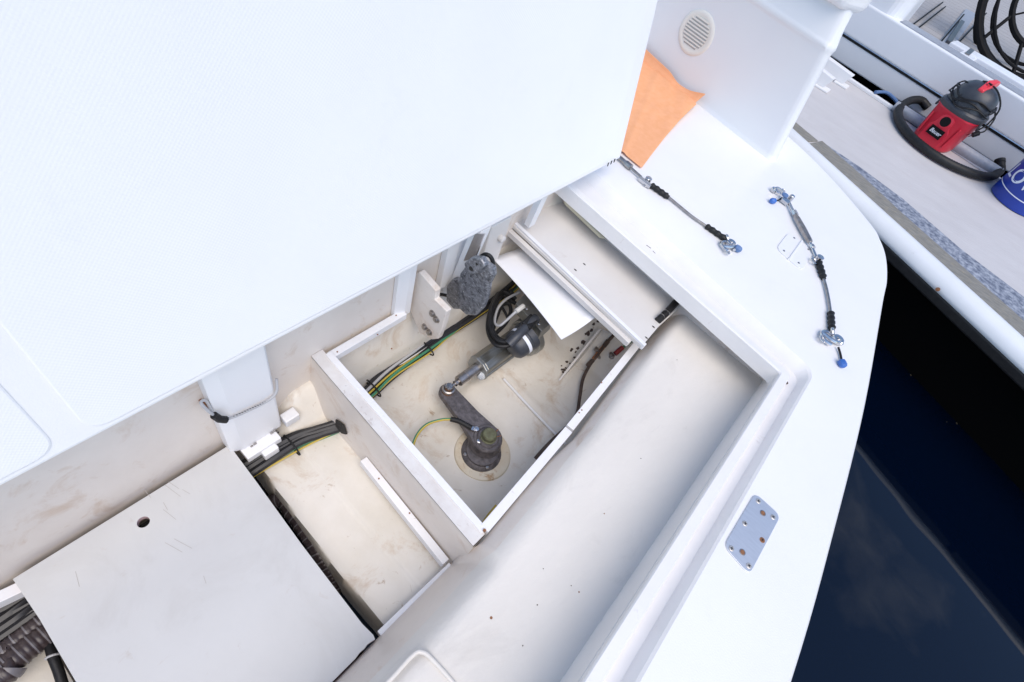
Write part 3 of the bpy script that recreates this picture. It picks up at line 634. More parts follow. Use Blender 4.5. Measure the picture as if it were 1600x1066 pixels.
mk('lift_tube', [(*prism([(-0.6557, 0.8650, -0.1821), (-0.6229, 0.8650, -0.1770), (-0.5941, 0.8650, 0.0807), (-0.6297, 0.8650, 0.0516)], (0, .040, 0)), WHITEP)], lm, bevel=.002)
mk('guide_rail', [(*prism([(-0.6238, 0.8620, -0.0544), (-0.5886, 0.8620, -0.0129), (-0.5803, 0.8620, 0.0846), (-0.6095, 0.8620, 0.0605)], (0, .004, 0)), STEEL)], lm)
mk('power_plug', [(*tube(cr([(-0.5853, 0.8750, -0.0173), (-0.5741, 0.8800, 0.0047), (-0.5604, 0.8850, 0.0090), (-0.5482, 0.8900, -0.0055), (-0.5387, 0.8900, -0.0354)], 6), .006, 10), RUBBER)], lm, smooth=True)
lw = thing('lift_lead', 'black lead hanging between the white post and the lift motor', 'cable')
mk('lead', [(*tube(cr([(-0.7137, 0.8600, -0.1813), (-0.7062, 0.8600, -0.2182), (-0.6909, 0.8600, -0.2490), (-0.6753, 0.8600, -0.2806)], 6), .006, 8), RUBBER)], lw, smooth=True)
mk('lead', [(*tube(cr([(-0.7425, 0.8600, -0.2466), (-0.7311, 0.8600, -0.2119), (-0.7191, 0.8600, -0.1834)], 6), .006, 8), RUBBER)], lw, smooth=True)
mk('lead', [(*tube(cr([(-0.6913, 0.8600, -0.2618), (-0.6607, 0.8600, -0.2379), (-0.6405, 0.8600, -0.2240)], 6), .005, 8), RUBBER)], lw, smooth=True)
# structure behind: second post and outboard fixture
c3 = column(.84, .93, -.20, .05, -.655); tag(c3, 'white lift column box in the shade behind the mottled lift motor', 'lift column', 'white lift columns under the lid')
fx = thing('actuator_bracket', 'off white bracket with round knob in the shaded outboard corner', 'bracket')
mk('plate', [(*box(-.688, -.655, 1.0, 1.09, -.24, -.02), SHELFB)], fx, bevel=.004)
mk('knob', [(*lathe((-.655, 1.06, -.09), (1, 0, 0), [(0, .012), (.006, .013), (.014, .012), (.017, .008)], 16), SHELFB)], fx, smooth=True)

# ------------------------------------------------------------------ wiring run
wr = thing('wiring_run', 'bundle of black, green, yellow and grey wires along the forward wall', 'wires')
base = [(-.60, -2.0, -.44), (-0.6217, -0.4311, -0.4400), (-0.6399, -0.3402, -0.4400), (-.63, -.15, -.45), (-.62, .05, -.44), (-0.6065, 0.1673, -0.4150), (-0.5988, 0.2875, -0.4120), (-0.5793, 0.3534, -0.4100), (-0.5606, 0.4149, -0.4050), (-.595, .47, -.42), (-0.6115, 0.5495, -0.4450), (-0.6325, 0.6508, -0.4500), (-0.6375, 0.7981, -0.4520), (-0.6416, 0.9043, -0.4520), (-0.6443, 1.0476, -0.4460), (-0.6373, 1.2185, -0.4100), (-.66, 1.35, -.33)]
cols = [(WBLK, .0125), (WBLK, .0115), (WGRY, .0048), (WBLK, .0115), (WWHT, .0032), (WYEL, .0032), (WBLK, .0105), (WGRN, .0042), (WYEL, .0026)]
for k, (m, r) in enumerate(cols):
    pts = []
    for i, p in enumerate(base):
        spread = [1, 1, 1, .8, .8, .9, .9, .7, .5, .6, .7, .9, .9, .7, 1, 1, 1][i]
        o_ = (k-4)*.0062*spread+.003*math.sin(i*2.1+k*1.7)*spread
        pts.append(V(p)+V(o_*.93, o_*.15, .004*math.sin(k*2.4+i*.9)+(.005 if k in (0, 1, 3, 6) and 3 <= i <= 9 else (.008 if k in (2, 5, 7, 8) and i > 9 else 0))))
    mk('wire', [(*tube(cr(pts, 7), r, 8), m)], wr, smooth=True)
for (p, d) in (((-0.5965, 0.2787, -0.4080), (.1, 1, .05)), ((-0.6194, 0.5676, -0.4440), (.05, 1, 0)), ((-0.6368, 0.7999, -0.4490), (.05, 1, 0))):
    c = V(p); t = V(d).normalized(); pr = []
    s = V(1, 0, 0)
    mk('cable_tie', [(*tube([c+s*.036*math.cos(a*math.pi/8)+V(0, 0, .016*math.sin(a*math.pi/8)+.002) for a in range(16)], .0024, 6, closed=True), RUBBER)], wr)

# ------------------------------------------------------------------ hoses under and beside the board
def hose(name, label, pts, r, grp='corrugated bilge hoses'):
    pts = [V(q) for q in pts]
    if pts[0].y < -.5: pts = [pts[0]+(pts[0]-pts[1]).normalized()*1.4*V(.25, 1, 0)] + pts      # runs on along the locker
    h = thing(name, label, 'hose', grp); p = cr(pts, 26)
    L = [0]
    for a, b in zip(p, p[1:]): L.append(L[-1]+(b-a).length)
    # resample
    n = int(L[-1]/.0035); q = []; j = 0
    for i in range(n):
        s = L[-1]*i/(n-1)
        while j < len(L)-2 and L[j+1] < s: j += 1
        q.append(p[j].lerp(p[j+1], (s-L[j])/max(1e-6, L[j+1]-L[j])))
    rad = [r*(1+.06*math.cos(i*.0035/.0105*2*math.pi)) for i in range(n)]
    mk('hose_wall', [(*tube(q, r, 14, rad), HOSEM)], h, smooth=True, ang=80)
    rv, rf = [], []
    for i in range(2, n-2, 6):
        v, f = tube([q[i-1].lerp(q[i], .6), q[i], q[i].lerp(q[i+1], .4)], r*1.075, 14); b = len(rv); rv += v; rf += [[b+k for k in x] for x in f]
    mk('rib_spiral', [(rv, rf, HOSEB)], h, smooth=True)
    return h
hose('bilge_hose', 'thin ribbed dark hose emerging from under the loose board beside the wires', [(-0.5759, -0.5017, -0.4350), (-0.5849, -0.3911, -0.4350), (-0.5935, -0.3137, -0.4400), (-0.6101, -0.1918, -0.4600), (-0.6225, -0.0511, -0.4800)], .0165)
hose('bilge_hose', 'thick ribbed dark hose at the lower left beside the loose board', [(-0.5363, -0.5145, -0.4350), (-0.5524, -0.4032, -0.4350), (-0.5655, -0.3247, -0.4450), (-0.5820, -0.2079, -0.4700), (-0.6027, -0.0664, -0.5000)], .025)
hose('bilge_hose', 'ribbed dark hose showing in the slot along the right edge of the board', [(-.57, .0, -.56), (-0.5273, 0.1790, -0.5000), (-0.4718, 0.1872, -0.4850), (-0.3967, 0.1834, -0.4850), (-0.3374, 0.1754, -0.5000), (-0.2521, 0.1550, -0.5600), (-.2, .02, -.62)], .020)
bc = thing('black_cable', 'short black cable with a tie at the lower left edge of the board', 'cable')
mk('cable', [(*tube(cr([(-0.5884, -0.3234, -0.4600), (-0.5467, -0.3184, -0.4500), (-0.5151, -0.3217, -0.4450), (-0.4838, -0.3265, -0.4500), (-0.4338, -0.3378, -0.4600), (-0.3738, -0.3527, -0.4800)], 6), .0095, 10), RUBBER)], bc, smooth=True)
mk('tie', [(*ring((-0.5171, -0.3220, -0.4450), (.8, -.3, 0), .0105, .0025, 16, 6), WGRY)], bc)

# ------------------------------------------------------------------ ground studs and lead in the rudder bay
gl = thing('ground_lead', 'brown corroded ground wire on a stud below the side shelf', 'wire')
mk('lead', [(*tube(cr([(-0.2410, 1.3395, -0.3600), (-0.2372, 1.2870, -0.3750), (-0.2294, 1.2311, -0.3850), (-0.2226, 1.1812, -0.4000), (-0.2057, 1.1299, -0.4200), (-0.1690, 1.0677, -0.4250), (-0.1330, 1.0015, -0.4200), (-0.1255, 0.9379, -0.4100), (-0.1273, 0.8739, -0.4100), (-0.1274, 0.8247, -0.4200), (-0.1257, 0.7886, -0.4400)], 8), .0058, 8), WBRN)], gl, smooth=True)
mk('crimp', [(*tube([(-0.2388, 1.2953, -0.3720), (-0.2351, 1.2700, -0.3780)], .0085, 10), WBRN), (*tube([(-0.2276, 1.1999, -0.3950), (-0.2260, 1.1733, -0.4050)], .0085, 10), WBRN)], gl, smooth=True)
mk('lug', [(*beam((-0.2346, 1.2673, -0.3750), (-0.2283, 1.2002, -0.3880), .014, .004), RUST)], gl, bevel=.001)
mk('stud', [(*lathe((-0.2122, 1.2541, -0.4350), V((-0.2497, 1.2322, -0.3700))-V((-0.2122, 1.2541, -0.4350)), [(0, .006), (.06, .006), (.06, .009), (.068, .009), (.07, .005), (.078, .005)], 10), STEELD)], gl, smooth=True, ang=30)
gs = thing('ground_lead', 'red crimped yellow green earth wire on the stud nearest the batten', 'wire')
mk('stud', [(*lathe((-0.1830, 1.2862, -0.4250), V((-0.2050, 1.2714, -0.3800))-V((-0.1830, 1.2862, -0.4250)), [(0, .015), (.008, .016), (.016, .012), (.03, .011), (.032, .007), (.045, .006)], 12), STEELD)], gs, smooth=True, ang=30)
mk('crimp', [(*tube([(-0.1900, 1.2832, -0.3850), (-0.1864, 1.3170, -0.3700)], .0085, 10), mat('red_crimp', (.32, .03, .03), (.2, .03, .03), 60, .5))], gs, smooth=True)
mk('lead', [(*tube(cr([(-0.1862, 1.3125, -0.3700), (-0.1813, 1.3401, -0.3600), (-0.1761, 1.3811, -0.3450), (-0.1764, 1.4398, -0.3300)], 5), .0045, 8), WGRN)], gs, smooth=True)
dd = thing('dock_cable', '', 'cable')
tag(dd, 'thick black cable with silver tape entering the side shelf corner', 'cable')
mk('cable', [(*tube(cr([(-0.1399, 1.2597, -0.1180), (-0.1390, 1.3007, -0.1120), (-0.1413, 1.3596, -0.1050), (-0.1498, 1.4784, -0.1000)], 6), .0115, 12), RUBBER)], dd, smooth=True)
for p, q in (((-0.1390, 1.3007, -0.1120), (-0.1393, 1.3135, -0.1120)), ((-0.1401, 1.2770, -0.1150), (-0.1402, 1.2812, -0.1150))):
    mk('tape', [(*tube([p, q], .0122, 12), STEEL)], dd, smooth=True)
ye = thing('bonding_wire', 'short yellow wire end at the near corner of the rudder bay', 'wire')
mk('wire', [(*tube(cr([(-0.0975, 0.5294, -0.4600), (-0.1026, 0.5594, -0.4400), (-0.1058, 0.5912, -0.4300)], 5), .005, 8), WYEL)], ye, smooth=True)

# ------------------------------------------------------------------ white sheet
def sheet():
    A, B, C, D = V((-0.6689, 1.0759, -0.2150)), V((-0.6358, 1.2602, -0.2050)), V((-0.2833, 1.1729, -0.1650)), V((-0.3071, 1.0140, -0.2050))
    v = []; n = 14
    for i in range(n+1):
        for j in range(n+1):
            s, t = i/n, j/n; p = A.lerp(D, s).lerp(B.lerp(C, s), t)
            p.z += .012*math.sin(s*math.pi)*(1-t)-.012*math.sin(t*math.pi)*s+.01*(1-s)**2*(1-t)
            v.append(p)
    f = [[i*(n+1)+j, (i+1)*(n+1)+j, (i+1)*(n+1)+j+1, i*(n+1)+j+1] for i in range(n) for j in range(n)]
    return v, f
# marks with a shape of their own on the rim and shelf
def shelf_z(x, y): return -.152+.012*sstep(.9, 1.4, y)+.001+.010*sstep(.0, .34, x)+.0012*math.sin(y*9+x*7)
for (p, r) in (((0.1041, 0.6555, -0.1450), .0016), ((0.0652, 0.3039, -0.1470), .0030), ((0.1446, 0.3134, -0.1470), .0014), ((0.1662, 0.4748, -0.1460), .0018), ((0.1460, 0.4722, -0.1460), .0012), ((-0.0174, 1.2081, -0.1350), .0014), ((0.0803, 0.4538, -0.1460), .0012), ((0.0868, 0.8477, -0.1420), .0013), ((0.1175, 0.3902, -0.1470), .0015)):
    mk('rust_spot', [(*lathe((p[0], p[1], shelf_z(p[0], p[1])-.0005), (0, 0, 1), [(0, r*1.1), (.0012, r*.9)], 8), RUST if r > .0015 else MOLD)], sh)
for (a, b, wd) in (((0.2572, 0.5944, -0.0295), (0.2578, 0.5827, -0.0295), .003), ((0.3076, 0.6238, -0.0295), (0.3022, 0.5669, -0.0295), .0012), ((0.2990, 0.6824, -0.0295), (0.2988, 0.6561, -0.0295), .0010), ((-0.3242, 1.3710, -0.0078), (-0.3069, 1.3723, -0.0078), .0022), ((-0.2965, 1.3682, -0.0078), (-0.2848, 1.3660, -0.0078), .0016)):
    mk('scuff', [(*beam(a, b, wd, .0006), WBRN)], boat)
ps = mk('plastic_sheet', [(*sheet(), PAPER)], smooth=True); tag(ps, 'curled stiff white sheet lying over the steering ram', 'sheet')
md = ps.modifiers.new('thick', 'SOLIDIFY'); md.thickness = .0015

# ------------------------------------------------------------------ orange cloth
def cloth():
    # rows run from the deck end up to and against the bulkhead
    base_ = V(-.70, 2.384, 0)
    A, B = V((-0.6282, 1.6485, 0.0040)), V((-0.5603, 1.6713, 0.0040))
    Lf, Rt = V((-1.0537, 2.0384, 0.0040)), V((-0.6778, 2.3129, 0.0040))
    v = []; n, m = 34, 22
    for i in range(n+1):
        s = i/n
        for j in range(m+1):
            t = j/m
            if s < .82:
                u = s/.82
                l = V(-.80, 1.70, 0).lerp(V(-1.10, 2.42, 0), u); r_e = V(-.562, 1.682, 0).lerp(V(-.693, 2.345, 0), u)
                r_e.x += -.012*math.sin(u*3.0)
                p = l.lerp(r_e, t); p.z = .005+.004*(1+math.sin(u*7+t*3))*u+.010*max(0, math.sin((t*1.3+u*.7)*4.2))**2*u*u+.006*sstep(.7, 1, u)+.006*max(0, 1-abs(u-.45-.2*t)/.05)+.006*max(0, 1-abs(t-.62+.25*u)/.06)+.007*max(0, 1-abs(t+u*.8-1.35)/.07)*u+.003*math.sin(t*17+u*6)*u*u
            else:
                u = (s-.82)/.18
                l = V(-1.12, 2.425, 0); r_e = V(-.705, 2.362, 0)
                p = l.lerp(r_e, t)+V(0, -.006, 0); h = interp([(0, .05), (.35, .04), (.55, .034), (.70, .014), (.85, .020), (1, .052)], t)
                p.z = .012+h*u
                p.y -= .02*(1-u)*(1-u); p.x += .018*u*sstep(.8, 1, t)
            v.append(p)
    f = [[i*(m+1)+j, (i+1)*(m+1)+j, (i+1)*(m+1)+j+1, i*(m+1)+j+1] for i in range(n) for j in range(m)]
    return v, f
oc = mk('orange_cloth', [(*cloth(), CLOTH)], smooth=True, ang=180); tag(oc, 'orange cleaning cloth crumpled on the deck against the bulkhead', 'cloth')
md = oc.modifiers.new('thick', 'SOLIDIFY'); md.thickness = .003
md = oc.modifiers.new('sub', 'SUBSURF'); md.levels = 1; md.render_levels = 1

# ------------------------------------------------------------------ lifeline cables on the deck
def sleeve(par, a, b, r):
    a, b = V(a), V(b); n = 14; p = [a.lerp(b, i/n) for i in range(n+1)]
    rad = [r*(.72 if (i < 1 or i > 12) else 1+.16*math.sin(i*1.7)) for i in range(n+1)]
    mk('sleeve', [(*tube(p, r, 12, rad), RUBBER)], par, smooth=True, ang=60)
def tabhex(par, p, d, m, r=.013):
    mk('tab', [(*lathe(p, d, [(0, .004), (.006, r*.95), (.016, r), (.024, r*.8), (.028, .004)], 6), m)], par, bevel=.001)
ca = thing('lifeline_cable', 'steel cable with black sleeves running out from under the lid corner', 'cable', 'steel cables lying on the deck')
mk('turnbuckle', [(*tube([(-0.6664, 1.6452, 0.0120), (-0.6051, 1.6393, 0.0120)], .0085, 12), STEELD), (*tube([(-0.6087, 1.6401, 0.0120), (-0.5827, 1.6368, 0.0120)], .0115, 8), STEELD), (*tube([(-0.5874, 1.6352, 0.0120), (-0.5297, 1.6287, 0.0110)], .0048, 8), STEELD)], ca, smooth=True, ang=40)
mk('toggle', [(*lathe(up((-0.5066, 1.6394, 0.0040), 0), (0, 0, 1), [(0, .012), (.016, .012), (.018, .008)], 14), STEEL), (*beam((-0.5317, 1.6188, 0.0160), (-0.4789, 1.6172, 0.0160), .016, .012), STEEL)], ca, bevel=.001)
mk('split_ring', [(*ring((-0.4999, 1.6162, 0.0040), (0, .1, 1), .0095, .0014, 18, 6), STEEL)], ca, smooth=True)
sleeve(ca, (-0.4847, 1.6263, 0.0110), (-0.4081, 1.6327, 0.0090), .0100)
mk('wire', [(*tube(cr([(-0.4151, 1.6359, 0.0080), (-0.3654, 1.6336, 0.0070), (-0.3020, 1.6289, 0.0070), (-0.2450, 1.6336, 0.0070)], 8), .0047, 10), STEELD)], ca, smooth=True)
sleeve(ca, (-0.2479, 1.6327, 0.0080), (-0.1688, 1.6362, 0.0100), .0095)
def snap(par, c, ang, s=1.0):
    c = V(c); x, y = V(math.cos(ang), math.sin(ang), 0), V(-math.sin(ang), math.cos(ang), 0)
    mk('shackle_bow', [(*ring(c+V(0, 0, .008), (0, .08, 1), .026*s, .0055*s, 26, 8, .3, 5.2), STEEL)], par, smooth=True)
    mk('shackle_gate', [(*tube(cr([c-x*.03*s+V(0, 0, .01), c-x*.008*s+y*.010*s+V(0, 0, .014), c+x*.026*s-y*.004*s+V(0, 0, .012)], 6), .006*s, 8), STEEL)], par, smooth=True)
    mk('swivel', [(*lathe(c-x*.027*s-y*.012*s+V(0, 0, .002), (0, 0, 1), [(0, .018*s), (.007, .0185*s), (.012, .016*s), (.0125, .007*s), (.016, .006*s)], 18), STEEL)], par, smooth=True, ang=30)
    mk('pull_ring', [(*ring(c+x*.024*s+y*.022*s+V(0, 0, .010), (.3, .2, 1), .010*s, .003*s, 16, 6), STEEL)], par, smooth=True)
mk('eye', [(*ring((-0.1676, 1.6439, 0.0100), (.6, .6, .5), .011, .005, 18, 8), STEEL)], ca, smooth=True)
snap(ca, (-0.1464, 1.6092, 0.0020), R(250), .92)
mk('lanyard', [(*tube(cr([(-0.1564, 1.6299, 0.0120), (-0.1388, 1.6339, 0.0100), (-0.1271, 1.6378, 0.0090)], 5), .0032, 6), RUBBER)], ca, smooth=True)
tabhex(ca, (-0.1327, 1.6307, 0.0110), V((-0.1091, 1.6353, 0.0110))-V((-0.1327, 1.6307, 0.0110)), BLUEL)

cb2 = thing('lifeline_cable', 'steel cable with turnbuckle lying across the white hinge plate', 'cable', 'steel cables lying on the deck')
snap(cb2, (-0.1735, 2.1264, 0.0020), R(20), .72)
mk('fork', [(*beam((-0.1429, 2.0851, 0.0200), (-0.1126, 2.0851, 0.0180), .026, .014), STEEL), (*lathe((-0.1212, 2.1245, 0.0040), (0, 0, 1), [(0, .010), (.022, .010), (.024, .006)], 12), STEEL)], cb2, bevel=.002)
mk('shackle_pin', [(*lathe((-0.1436, 2.1035, 0.0180), (0, 0, 1), [(0, .013), (.006, .013), (.008, .008)], 14), BLUEL)], cb2, smooth=True, ang=30)
mk('threaded_rod', [(*tube([(-0.1166, 2.0921, 0.0120), (-0.0642, 2.0354, 0.0120)], .0062, 10), STEEL), (*tube([(-0.0775, 2.0537, 0.0120), (-0.0626, 2.0382, 0.0120)], .011, 8), STEEL)], cb2, smooth=True, ang=40)
mk('threaded_rod', [(*tube([(0.0370, 1.9391, 0.0130), (0.0871, 1.8843, 0.0100)], .0055, 10), STEEL), (*tube([(0.0506, 1.9269, 0.0120), (0.0595, 1.9176, 0.0120)], .0095, 8), STEEL)], cb2, smooth=True, ang=40)
ta, tb = V((-0.0625, 2.0341, 0.0140)), V((0.0400, 1.9360, 0.0140)); td = (tb-ta).normalized(); tl = (tb-ta).length
mk('turnbuckle', [(*lathe(ta, td, [(0, .008), (.012, .0105), (.02, .0115), (tl*.25, .0115), (tl*.5, .0125), (tl*.75, .0115), (tl-.02, .0115), (tl-.01, .011), (tl, .008)], 6), STEELD)], cb2, smooth=True, ang=25)
mk('toggle', [(*lathe((0.0976, 1.8832, 0.0040), (0, 0, 1), [(0, .013), (.018, .013), (.02, .009)], 14), STEEL)], cb2, smooth=True, ang=30)
mk('split_ring', [(*ring((0.0901, 1.8521, 0.0120), (.2, .1, 1), .012, .003, 18, 6), STEEL)], cb2, smooth=True)
sleeve(cb2, (0.1029, 1.8680, 0.0110), (0.1506, 1.8019, 0.0080), .0105)
mk('wire', [(*tube(cr([(0.1453, 1.8094, 0.0080), (0.1738, 1.7660, 0.0080), (0.2032, 1.7126, 0.0080), (0.2308, 1.6564, 0.0080)], 8), .0048, 10), STEELD)], cb2, smooth=True)
sleeve(cb2, (0.2276, 1.6652, 0.0080), (0.2591, 1.5863, 0.0100), .0100)
mk('eye', [(*ring((0.2636, 1.5801, 0.0100), (.6, .2, .6), .011, .005, 18, 8), STEEL)], cb2, smooth=True)
snap(cb2, (0.2654, 1.5437, 0.0020), R(200), 1.02)
mk('ball', [(*lathe((0.2988, 1.5585, 0.0040), (0, 0, 1), [(0, .004), (.004, .008), (.009, .0085), (.014, .004)], 12), STEEL)], cb2, smooth=True)
mk('lanyard', [(*tube(cr([(0.3008, 1.5369, 0.0080), (0.3151, 1.5198, 0.0060), (0.3270, 1.4980, 0.0060)], 5), .0034, 6), RUBBER)], cb2, smooth=True)
tabhex(cb2, (0.3233, 1.4926, 0.0100), V((0.3420, 1.4695, 0.0100))-V((0.3233, 1.4926, 0.0100)), BLUE, .0125)
mk('lanyard', [(*tube(cr([(-0.1459, 2.0963, 0.0100), (-0.1487, 2.0666, 0.0080), (-0.1550, 2.0482, 0.0080)], 5), .0026, 6), RUBBER)], cb2, smooth=True)
tabhex(cb2, (-0.1531, 2.0470, 0.0100), V((-0.1724, 2.0130, 0.0100))-V((-0.1531, 2.0470, 0.0100)), BLUE, .012)

# ------------------------------------------------------------------ dock
DZ = -.13
dk = thing('dock', 'weathered grey floating dock with white bumper edge beside the boat', 'dock')
da = R(-20); dd_, dn_ = V(math.cos(da), math.sin(da), 0), V(-math.sin(da), math.cos(da), 0)
def DP(s, n, z): return dd_*s+dn_*n+V(0, 0, z)
fa = R(-8); fd_, fn_ = V(math.cos(fa), math.sin(fa), 0), V(-math.sin(fa), math.cos(fa), 0)
def FP(s, n, z): return fd_*s+fn_*n+V(0, 0, z)
near_edge = [V((-0.4355, 3.1779, -0.1300)), V((-0.4325, 3.1707, -0.1300)), V((-0.3908, 3.1671, -0.1300)), V((-0.2455, 3.1285, -0.1300)), V((-0.0115, 3.1205, -0.1300)), V((0.2374, 3.0820, -0.1300)), V((0.5645, 2.9661, -0.1300)), V((0.8797, 2.9105, -0.1300)), DP(.4, 3.10, 0), DP(4, 3.3, 0)]
far_edge = [FP(5, 4.10, 0), FP(1, 4.10, 0), FP(-1, 4.10, 0), FP(-8, 4.10, 0)]
top = [V(p.x, p.y, DZ) for p in [DP(-6, 2.745, 0), DP(4, 2.745, 0)]+far_edge]
mk('dock_surface', [(*prism(top, (0, 0, -.06)), DOCK)], dk)
s_lo = [V((-0.2455, 3.1285, -0.1300)), V((0.0226, 3.0367, -0.1300)), V((0.2780, 2.9266, -0.1300)), V((0.5598, 2.8253, -0.1300)), V((0.9018, 2.7053, -0.1300)), DP(.4, 2.92, 0), DP(4, 2.95, 0)]
strip = [V(p.x, p.y, DZ+.004) for p in near_edge[3:]]+[V(p.x, p.y, DZ+.004) for p in s_lo[::-1][:-1]]
mk('rubber_strip', [(*prism(strip, (0, 0, -.05)), STRIP)], dk)
wd = [V(p.x, p.y, DZ+.009) for p in s_lo]+[DP(4, 2.735, DZ+.009), DP(-1.29, 2.735, DZ+.009)]
mk('edge_board', [(*prism(wd, (0, 0, -.09)), WOOD)], dk, bevel=.004)
wd2 = [DP(-6, 2.735, DZ+.006), DP(-1.31, 2.735, DZ+.006), V((-0.2580, 3.1077, -0.1240)), V((-0.3858, 3.1432, -0.1240)), DP(-2.6, 2.77, DZ+.006), DP(-6, 2.77, DZ+.006)]
mk('edge_board', [(*prism(wd2, (0, 0, -.09)), WOOD)], dk, bevel=.004)
bp_ = []
for k in range(25):
    a = R(-100+k*(285/24)); bp_.append((2.685-.052*math.cos(a)*1, -.165+.056*math.sin(a)))
prof = [(2.735, -.128), (2.715, -.114), (2.690, -.110), (2.665, -.118), (2.645, -.135), (2.632, -.16), (2.632, -.176), (2.640, -.182), (2.735, -.183)]
v, f = [], []
for s in (-6, 4): v += [DP(s, n, z) for n, z in prof]
n = len(prof); f = [[i, i+1, n+i+1, n+i] for i in range(n-1)]+[list(range(n)), list(range(n, 2*n))]
bu = mk('bumper', [(v, f, BUMP)], dk, smooth=True, ang=70)
for k in range(-14, 10):
    s = k*.135+.02
    mk('staple', [(*lathe(DP(s, 2.728, -.122), (0, 0, 1), [(0, .0055), (.003, .005)], 8), STEELD)], bu)
mk('rust_spot', [(*lathe(V((0.5640, 2.5808, -0.1580))-dn_*.004, -dn_*1+V(0, 0, .4), [(0, .009), (.003, .008)], 9), RUST)], bu)
mk('shade_lip', [(*prism([DP(-6, 2.631, -.176), DP(4, 2.631, -.176), DP(4, 2.738, -.176), DP(-6, 2.738, -.176)], (0, 0, -.050)), RUBBER)], dk, bevel=.010, seg=3)  # added lip: dark edge line, plus underside shade painted black for the reflection
mk('joint_clip', [(*prism([DP(.57, 2.630, -.222), DP(.60, 2.630, -.222), DP(.60, 2.74, -.222), DP(.57, 2.74, -.222)], (0, 0, .03)), SHADEB)], bu)
mk('dock_under_shade', [(*prism([DP(-6, 2.74, -.19), DP(4, 2.74, -.19), DP(4, 4.3, -.19), DP(-6, 4.3, -.19)], (0, 0, -.60)), SHADEB)], dk)  # solid black block stands in for the shaded space under the dock
mk('far_rail', [(*prism([FP(-2.2, 4.075, DZ), FP(5, 4.075, DZ), FP(5, 4.105, DZ), FP(-2.2, 4.105, DZ)], (0, 0, .018)), WHITEP)], dk, bevel=.003)

# white feet on the dock
st = thing('dock_step', 'white step feet standing on the dock behind the bulkhead', 'step')
for c, w_ in ((V((-0.4625, 3.7756, -0.1300)), .10), (V((-0.4113, 4.0132, -0.1300)), .16)):
    c = V(c.x-.05, c.y+.03, DZ)
    mk('foot', [(*box(c.x-.03, c.x+.06, c.y-.035, c.y+.035, DZ, DZ+.012), WHITEP)], st, bevel=.004)
    mk('leg', [(*prism([(c.x-w_, c.y-.015, DZ+.012), (c.x+.02, c.y-.015, DZ+.012), (c.x+.045, c.y-.015, DZ+.075), (c.x-w_, c.y-.015, DZ+.09)], (0, .045, 0)), WHITEP)], st, bevel=.003)
    mk('rail', [(*box(c.x-.6, c.x-w_+.003, c.y-.02, c.y+.035, DZ+.03, DZ+.088), WHITEP)], st, bevel=.003)

gp = thing('dock_pipe', 'grey pipe lying along the far edge of the dock behind the vacuum', 'pipe')
mk('pipe_wall', [(*tube([up((-0.1176, 4.1325, -0.1300), .03), up((0.5696, 4.0613, -0.1300), .03)], .030, 16), GALV)], gp, smooth=True, ang=40)
mk('end_ring', [(*ring(up((0.5696, 4.0613, -0.1300), .03), V((0.5696, 4.0613, -0.1300))-V((-0.1176, 4.1325, -0.1300)), .027, .005, 18, 6), GALV)], gp, smooth=True)
br = thing('blue_line', 'short blue line lying at the far dock edge beside the white step', 'rope')
mk('line', [(*tube(cr([up((-0.2616, 4.1608, -0.1300), .03), up((-0.2126, 4.2434, -0.1300), .035), up((-0.1468, 4.2379, -0.1300), .03), up((-0.1185, 4.2340, -0.1300), .02)], 6), .010, 8), BLUEL)], br, smooth=True)

# leaf bits floating in the gap
fv, ff = [], []
for k in range(70):
    t = random.random(); c = V((0.7863, 2.7393, -0.5700)).lerp(V((1.1881, 2.6373, -0.5700)), t)+V(random.gauss(0, .05), random.gauss(0, .07), .002); q = random.uniform(.003, .010); a0 = random.random()*6
    b = len(fv); fv += [c+V(q*math.cos(a0+k_*1.57)*(1 if k_ % 2 else .5), q*math.sin(a0+k_*1.57), 0) for k_ in range(4)]; ff.append([b, b+1, b+2, b+3])
fl = mk('floating_leaf_bits', [(fv, ff, mat('leaf_bits', (.10, .075, .04), (.06, .045, .025), 80, .8))]); fl['kind'] = 'stuff'
fl['label'] = 'brown leaf bits floating in the dark gap beside the dock'; fl['category'] = 'leaves'

# ------------------------------------------------------------------ vacuum
vac = thing('shop_vacuum', 'red wet and dry vacuum with dark grey motor head on the dock', 'vacuum')
VC = V(.185, 4.03, DZ); va = R(-14)
vx, vy = V(math.cos(va), math.sin(va), 0), V(-math.sin(va), math.cos(va), 0)
def VP(x, y, z): return VC+vx*x+vy*y+V(0, 0, z)
def sup(r, z, e=3.0, n=40, ox=0):
    o = []
    for k in range(n):
        a = 2*math.pi*k/n; c, s = math.cos(a), math.sin(a)
        q = (abs(c)**e+abs(s)**e)**(-1/e); o.append(VP(c*q*r+ox, s*q*r, z))
    return o
def slab(rows):
    v, f = loft(rows); n = len(rows[0]); f += [list(range(n))[::-1], [(len(rows)-1)*n+i for i in range(n)]]; return v, f
mk('tank', [(*slab([sup(.100, 0), sup(.108, .008), sup(.110, .02), sup(.121, .185, 2.8), sup(.125, .19, 2.8), sup(.125, .20, 2.8)]), REDP)], vac, smooth=True, ang=40)
